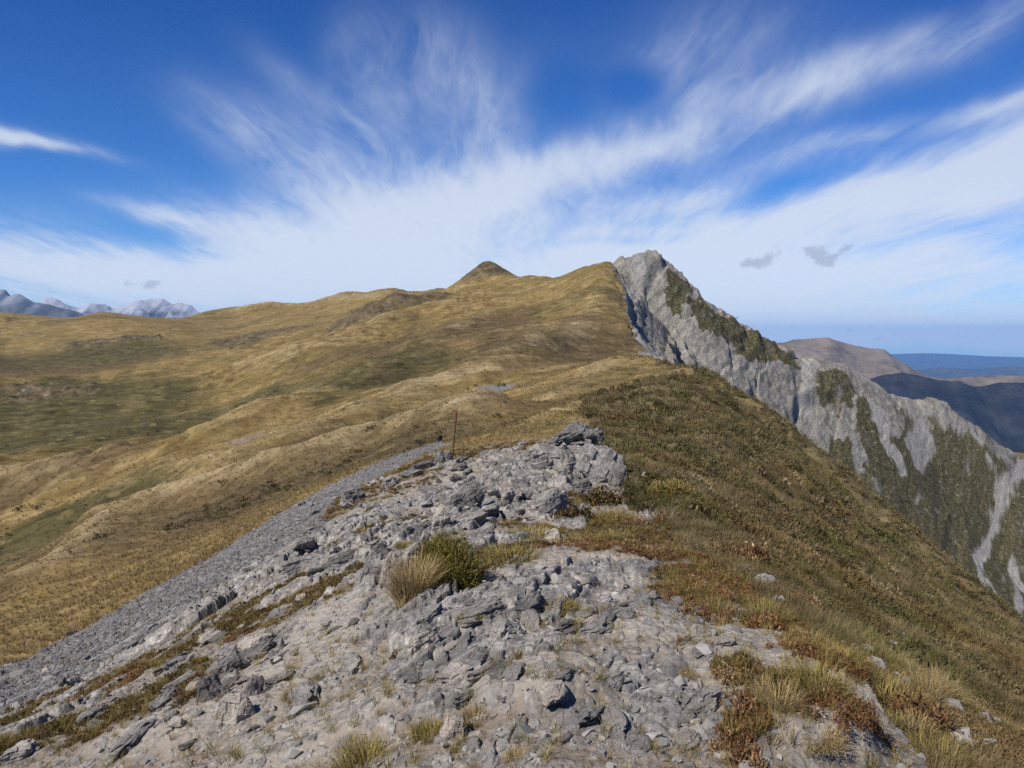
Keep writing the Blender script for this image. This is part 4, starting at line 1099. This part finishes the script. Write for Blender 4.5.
TUFTS = [  # px, py of the base, width px, height px, material, label
    (366, 768, 66, 44, OLIVE, 'large olive tuft of grass at the bottom edge left of the middle'),
    (430, 738, 40, 24, OLIVE, 'low olive grass right of the large tuft at the bottom edge'),
    (474, 726, 34, 26, STRAW, 'straw coloured tuft above the whitish block near the bottom'),
    (562, 618, 34, 22, OLIVE, 'yellow green tuft alone on the bare ground right of the green shrub'),
    (470, 632, 26, 12, OLIVE, 'small olive tuft in the rock just below the green shrub'),
    (512, 570, 70, 24, OLIVE, 'wide low patch of olive grass behind the small dark stone'),
    (532, 536, 60, 18, OLIVE, 'olive grass strip at the foot of the long slab'),
    (612, 524, 50, 20, OLIVE, 'pale olive grass right of the brown leafy bushes'),
    (300, 706, 36, 16, STRAW, 'pale straw tuft alone on the pale ground of the left flank'),
    (716, 618, 30, 26, OLIVE, 'yellow green tuft at the upper edge of the sandy shelf'),
    (764, 632, 46, 34, OLIVE, 'yellow green grass above the right end of the sandy shelf'),
    (694, 650, 18, 14, STRAW, 'tiny straw tuft on the bare ground left of the sandy shelf'),
    (688, 684, 18, 14, OLIVE, 'tiny green tuft left of the rusty plants on the sandy shelf'),
    (775, 742, 46, 40, STRAW, 'pale straw tuft among rusty plants near the lower right corner'),
    (818, 734, 52, 40, OLIVE, 'olive green tuft right of the pale straw tuft'),
    (884, 706, 76, 48, OLIVE, 'large leaning olive grass tuft on the right edge of the crest'),
    (842, 688, 40, 24, OLIVE, 'olive grass left of the large leaning tuft'),
    (936, 766, 60, 42, OLIVE, 'olive tuft in the lower right corner'),
    (820, 770, 50, 24, STRAW, 'pale straw tuft cut by the bottom edge at the right'),
    (930, 700, 40, 46, STRAW, 'tall straw grass standing over the right slope'),
    (520, 764, 30, 20, STRAW, 'thin straw tuft at the bottom edge in the middle'),
    (910, 735, 40, 34, STRAW, 'straw grass between the large leaning tuft and the corner'),
    (404, 560, 20, 10, OLIVE, 'thin olive tuft in the cracks above the dry grass clump'),
]
for px, py, wp, hp, mt, lb in TUFTS:
    w = px_size(px, py, wp); h = px_size(px, py, hp) * .86
    plant('grass_tuft', [blades(rs, 420, h * .95, min(1.1, .6 * w / h), w * .42, w * .009 + .002, 1.0, 5, .1), blades(rs, 300, h * .55, 1.2, w * .5, w * .008 + .002, 1.1, 4, .3)], mt, px, py, lb, 'grass tuft', 'grass tufts on the ridge crest')
RUSTY = [
    (740, 770, 56, 26, 'dense rust red plant at the bottom edge right of the dark slab'), (838, 758, 70, 26, 'wide rust brown mat of plants near the lower right corner'),
    (744, 742, 22, 36, 'tall dark rusty plant beside the three cornered slab'), (738, 696, 46, 22, 'rust brown plant sprawling on the sandy shelf'),
    (730, 716, 26, 12, 'small red plant on the sandy shelf'), (770, 672, 12, 14, 'tiny brown plant left of the pair on the sandy shelf'), (791, 672, 12, 14, 'tiny brown plant right of the pair on the sandy shelf'),
    (848, 678, 34, 30, 'dark rusty bush with a pale tip at the right edge of the crest'), (916, 728, 36, 40, 'dark rusty plant under the large leaning tuft'),
    (762, 642, 26, 30, 'orange brown plant at the upper edge of the sandy shelf'), (706, 624, 60, 24, 'rusty mat of plants above the bare slabs on the right'),
    (688, 600, 40, 18, 'brown plants with upright pale leaves on the bare rock right of the middle'), (640, 562, 70, 16, 'long orange brown mat of plants along the crest'),
    (655, 530, 40, 16, 'pale orange brown mat of plants left of the dark brown bush'), (690, 660, 30, 12, 'thin reddish plants in the bare ground left of the sandy shelf'),
    (735, 570, 60, 26, 'brown and cream mat of plants on the right edge of the crest'), (800, 610, 30, 22, 'brown plants hanging over the right slope'),
    (600, 482, 14, 8, 'brown tuft growing in the crack of the outcrop'),
]
for px, py, wp, hp, lb in RUSTY:
    w = px_size(px, py, wp); h = px_size(px, py, hp)
    pr = []
    for k in range(max(5, int(wp / 3.5))):
        a = rs.uniform(0, 6.28); q = math.sqrt(rs.uniform(0, 1)); s = h * rs.uniform(.6, 1.0)
        V_, F_, t_ = leaves(rs, 120, s * .17, (s * .42, s * .42, s * .85), .75, .25, .42)
        pr.append((V_ + np.array([.5 * w * q * math.cos(a), .42 * w * q * math.sin(a), 0]), F_, np.clip(t_ * .7 + rs.uniform(0, .35), 0, 1)))
    plant('rusty_plant', pr, RUST, px, py, lb, 'alpine plant', 'rust coloured alpine plants on the crest')

# ------------------------------------------------------------------ what nobody could count
def sample(n_, r0, r1, th0, th1):
    r = np.exp(rs.uniform(math.log(r0), math.log(r1), n_)); th = np.radians(rs.uniform(th0, th1, n_))
    return r * np.sin(th), r * np.cos(th), r
def points(n_, r0, r1, th0, th1, test):
    x, y, r = sample(n_, r0, r1, th0, th1)
    h, M = land(x, y)
    k = test(M, x, y, r, rs.uniform(0, 1, n_))
    return np.stack([x[k], y[k], h[k]], -1), r[k], {q: v[k] for q, v in M.items()}
ST = [stone_template(i) for i in range(10)]
p, r, M = points(130000, 8, 60, -50, 5, lambda M, x, y, r, u: (M['scree'] > .5) & (u > .93 * M['pale']) & (u > .35 * sstep(.1, .45, fbm(x / 1.6, y / 1.6, 3, 340))))
j = rs.uniform(0, 1, len(p)) < .2; p[j, :2] += rs.normal(0, .35, (j.sum(), 2)); p[j, 2] = land(p[j, 0], p[j, 1])[0]
s = np.clip(rs.lognormal(-3.9, .5 + .25 * j, len(p)), .012, .16) * (1 - .45 * M['pale'])
sc3 = s[:, None] * np.stack([rs.uniform(.8, 1.4, len(p)), rs.uniform(.7, 1.1, len(p)), rs.uniform(.35, .75, len(p))], -1)
tag(link('scree_gravel', tmesh('scree_gravel', scatter(rs, ST, p + np.array([0, 0, .01]), sc3, tilt=.3)), SCREEM), kind='stuff')
p, r, M = points(42000, 1.6, 32, -45, 45, lambda M, x, y, r, u: (M['rock'] > .02) & (M['scree'] < .5) & (M['veg'] < .5) & (u < (.34 + .66 * sstep(6, 16, r)) * (1 - .8 * M['pale'] * M['soil'])))
s = np.clip(rs.lognormal(-4.95, .65, len(p)), .003, .05) * (1 + .10 * r)
sc3 = s[:, None] * np.stack([rs.uniform(.8, 1.5, len(p)), rs.uniform(.7, 1.1, len(p)), rs.uniform(.35, .8, len(p))], -1)
tag(link('rubble', tmesh('rubble', scatter(rs, ST, p + np.array([0, 0, .002]), sc3, tilt=.35)), STONEM), kind='stuff')

TF = [blades(rs, 11, 1.0, .75, .22, .085, .6, 2, .2) for _ in range(6)]
TFN = [blades(rs, 22, 1.0, .8, .30, .035, .6, 3, .2) for _ in range(6)]
LC = [leaves(rs, 44, .24, (.5, .5, .42), .4, .4, .42) for _ in range(8)]
LCF = [leaves(rs, 110, .12, (.5, .5, .36), .5, .35, .34) for _ in range(8)]
LCN = [leaves(rs, 60, .24, (.5, .5, .42), .45, .45, .5) for _ in range(8)]
# mats of low plants in the hollows of the rock
p, r, M = points(60000, 2, 34, -45, 45, lambda M, x, y, r, u: (M['rock'] > .02) & (M['scree'] < .5) & (M['veg'] > .3 + .4 * u))
s = rs.uniform(.035, .085, len(p)) * (.7 + .05 * r)
tn = np.clip(.5 + .8 * fbm(p[:, 0] * 1.1, p[:, 1] * 1.1, 3, 300) + rs.normal(0, .12, len(p)), 0, 1)
k = fbm(p[:, 0] * .8 + 40, p[:, 1] * .8, 3, 301) + .25 * sstep(0, 3, p[:, 0]) > .12
tag(link('low_plants', tmesh('low_plants', scatter(rs, LCN, p[~k], s[~k], tone=tn[~k])), BROWNL), kind='stuff')
tag(link('rusty_ground_cover', tmesh('rusty_ground_cover', scatter(rs, LCN, p[k], s[k], tone=tn[k])), RUST), kind='stuff')
p, r, M = points(26000, 2, 34, -45, 45, lambda M, x, y, r, u: (M['rock'] > .02) & (M['scree'] < .5) & (M['veg'] + .5 * M['soil'] > .25 + u))
tag(link('short_grass', tmesh('short_grass', scatter(rs, TFN, p, rs.uniform(.04, .10, len(p)) * (.8 + .04 * r), tone=np.clip(.5 + fbm(p[:, 0], p[:, 1], 2, 305), 0, 1))), OLIVE), kind='stuff')
# scrub on the right slope
p, r, M = points(74000, 3.2, 130, -5, 46, lambda M, x, y, r, u: (M['scrub'] > .5))
cl = fbm(p[:, 0] / 2.2, p[:, 1] / 2.2, 3, 310); k = cl + rs.normal(0, .15, len(p)) > -.06
s = rs.uniform(.55, 1.25, len(p)) * np.clip(.10 + .016 * r, .1, .85)
tn = np.clip(.42 + .9 * fbm(p[:, 0] / 1.5, p[:, 1] / 1.5, 3, 311) + rs.normal(0, .16, len(p)), 0, 1)
k1, k2 = k & (r < 11), k & (r >= 11)
tag(link('dwarf_scrub', tmesh('dwarf_scrub', merge([scatter(rs, LCF, p[k1], s[k1] * .75, tone=tn[k1]), scatter(rs, LC, p[k2], s[k2] * .70, tone=tn[k2])])), SCRUBM), kind='stuff')
tag(link('slope_grass', tmesh('slope_grass', scatter(rs, TFN, p[~k], s[~k] * .56, tone=tn[~k])), SLOPEG), kind='stuff')
# taller bushes standing out of the scrub
p, r, M = points(1500, 6, 110, -5, 46, lambda M, x, y, r, u: (M['scrub'] > .5) & (fbm(x / 5, y / 5, 3, 317) > -.05))
s = rs.lognormal(-1.15, .4, len(p)) * (.45 + .022 * r)
tag(link('slope_bushes', tmesh('slope_bushes', scatter(rs, LCF, p, np.stack([s, s, s * .85], -1), tone=rs.uniform(.05, .4, len(p)), tonew=.5)), SCRUBM), kind='stuff')
# pale stones and dead twigs showing between the scrub
p, r, M = points(1500, 4, 120, -5, 46, lambda M, x, y, r, u: (M['scrub'] > .5) & (fbm(x / 3, y / 3, 3, 315) > .12))
s = rs.lognormal(-3.4, .45, len(p)) * (.7 + .03 * r)
tag(link('slope_stones', tmesh('slope_stones', scatter(rs, ST, p + np.array([0, 0, .03]), np.stack([s * 1.3, s, s * .6], -1), tilt=.4)), STONEM), kind='stuff')
# tussock on the hillside
p, r, M = points(90000, 9, 330, -46, 20, lambda M, x, y, r, u: ((M['scree'] < .5) | (u > .985)) & (M['rock'] < .02) & (M['scrub'] < .5) & (M['peak'] < .5) & (M['grey'] < .4) & (u > .45 * M['green']))
tn = np.clip(.36 + .22 * sstep(50, 20, r) + .5 * M['tan'] - .25 * M['brown'] - .22 * M['green'] + rs.normal(0, .13, len(p)) + .4 * fbm(p[:, 0] / 9, p[:, 1] / 9, 2, 320), 0, 1)
s = rs.uniform(.14, .30, len(p)) * (.50 + .0062 * np.minimum(r, 150))
tag(link('tussock_grass', tmesh('tussock_grass', scatter(rs, TF, p, s, tone=tn, tonew=.75)), TUSSOCK), kind='stuff')
# dark shrubs dotted over the basin
p, r, M = points(26000, 40, 560, -46, 14, lambda M, x, y, r, u: (M['scree'] < .5) & (M['rock'] < .02) & (M['scrub'] < .5) & (M['peak'] < .5) & (u < .02 + .30 * sstep(.05, .45, fbm(x / 40, y / 40, 3, 330)) + .25 * M['green'] * sstep(0, .3, fbm(x / 25, y / 25, 2, 331)) + .75 * M['veg']))
s = rs.lognormal(-.55, .45, len(p)) * (.5 + .0020 * r)
tag(link('basin_shrubs', tmesh('basin_shrubs', scatter(rs, LC, p, np.stack([s, s, s * .7], -1))), DARKB), kind='stuff')
# shrubs on the peak
p, r, M = points(26000, 240, 440, 8, 36, lambda M, x, y, r, u: (M['peak'] > .5) & (M['veg'] > .45 + 1.3 * u))
s = rs.lognormal(-.35, .4, len(p))
tag(link('peak_shrubs', tmesh('peak_shrubs', scatter(rs, LC, p, np.stack([s * 1.4, s * 1.4, s * .6], -1))), PEAKB), kind='stuff')
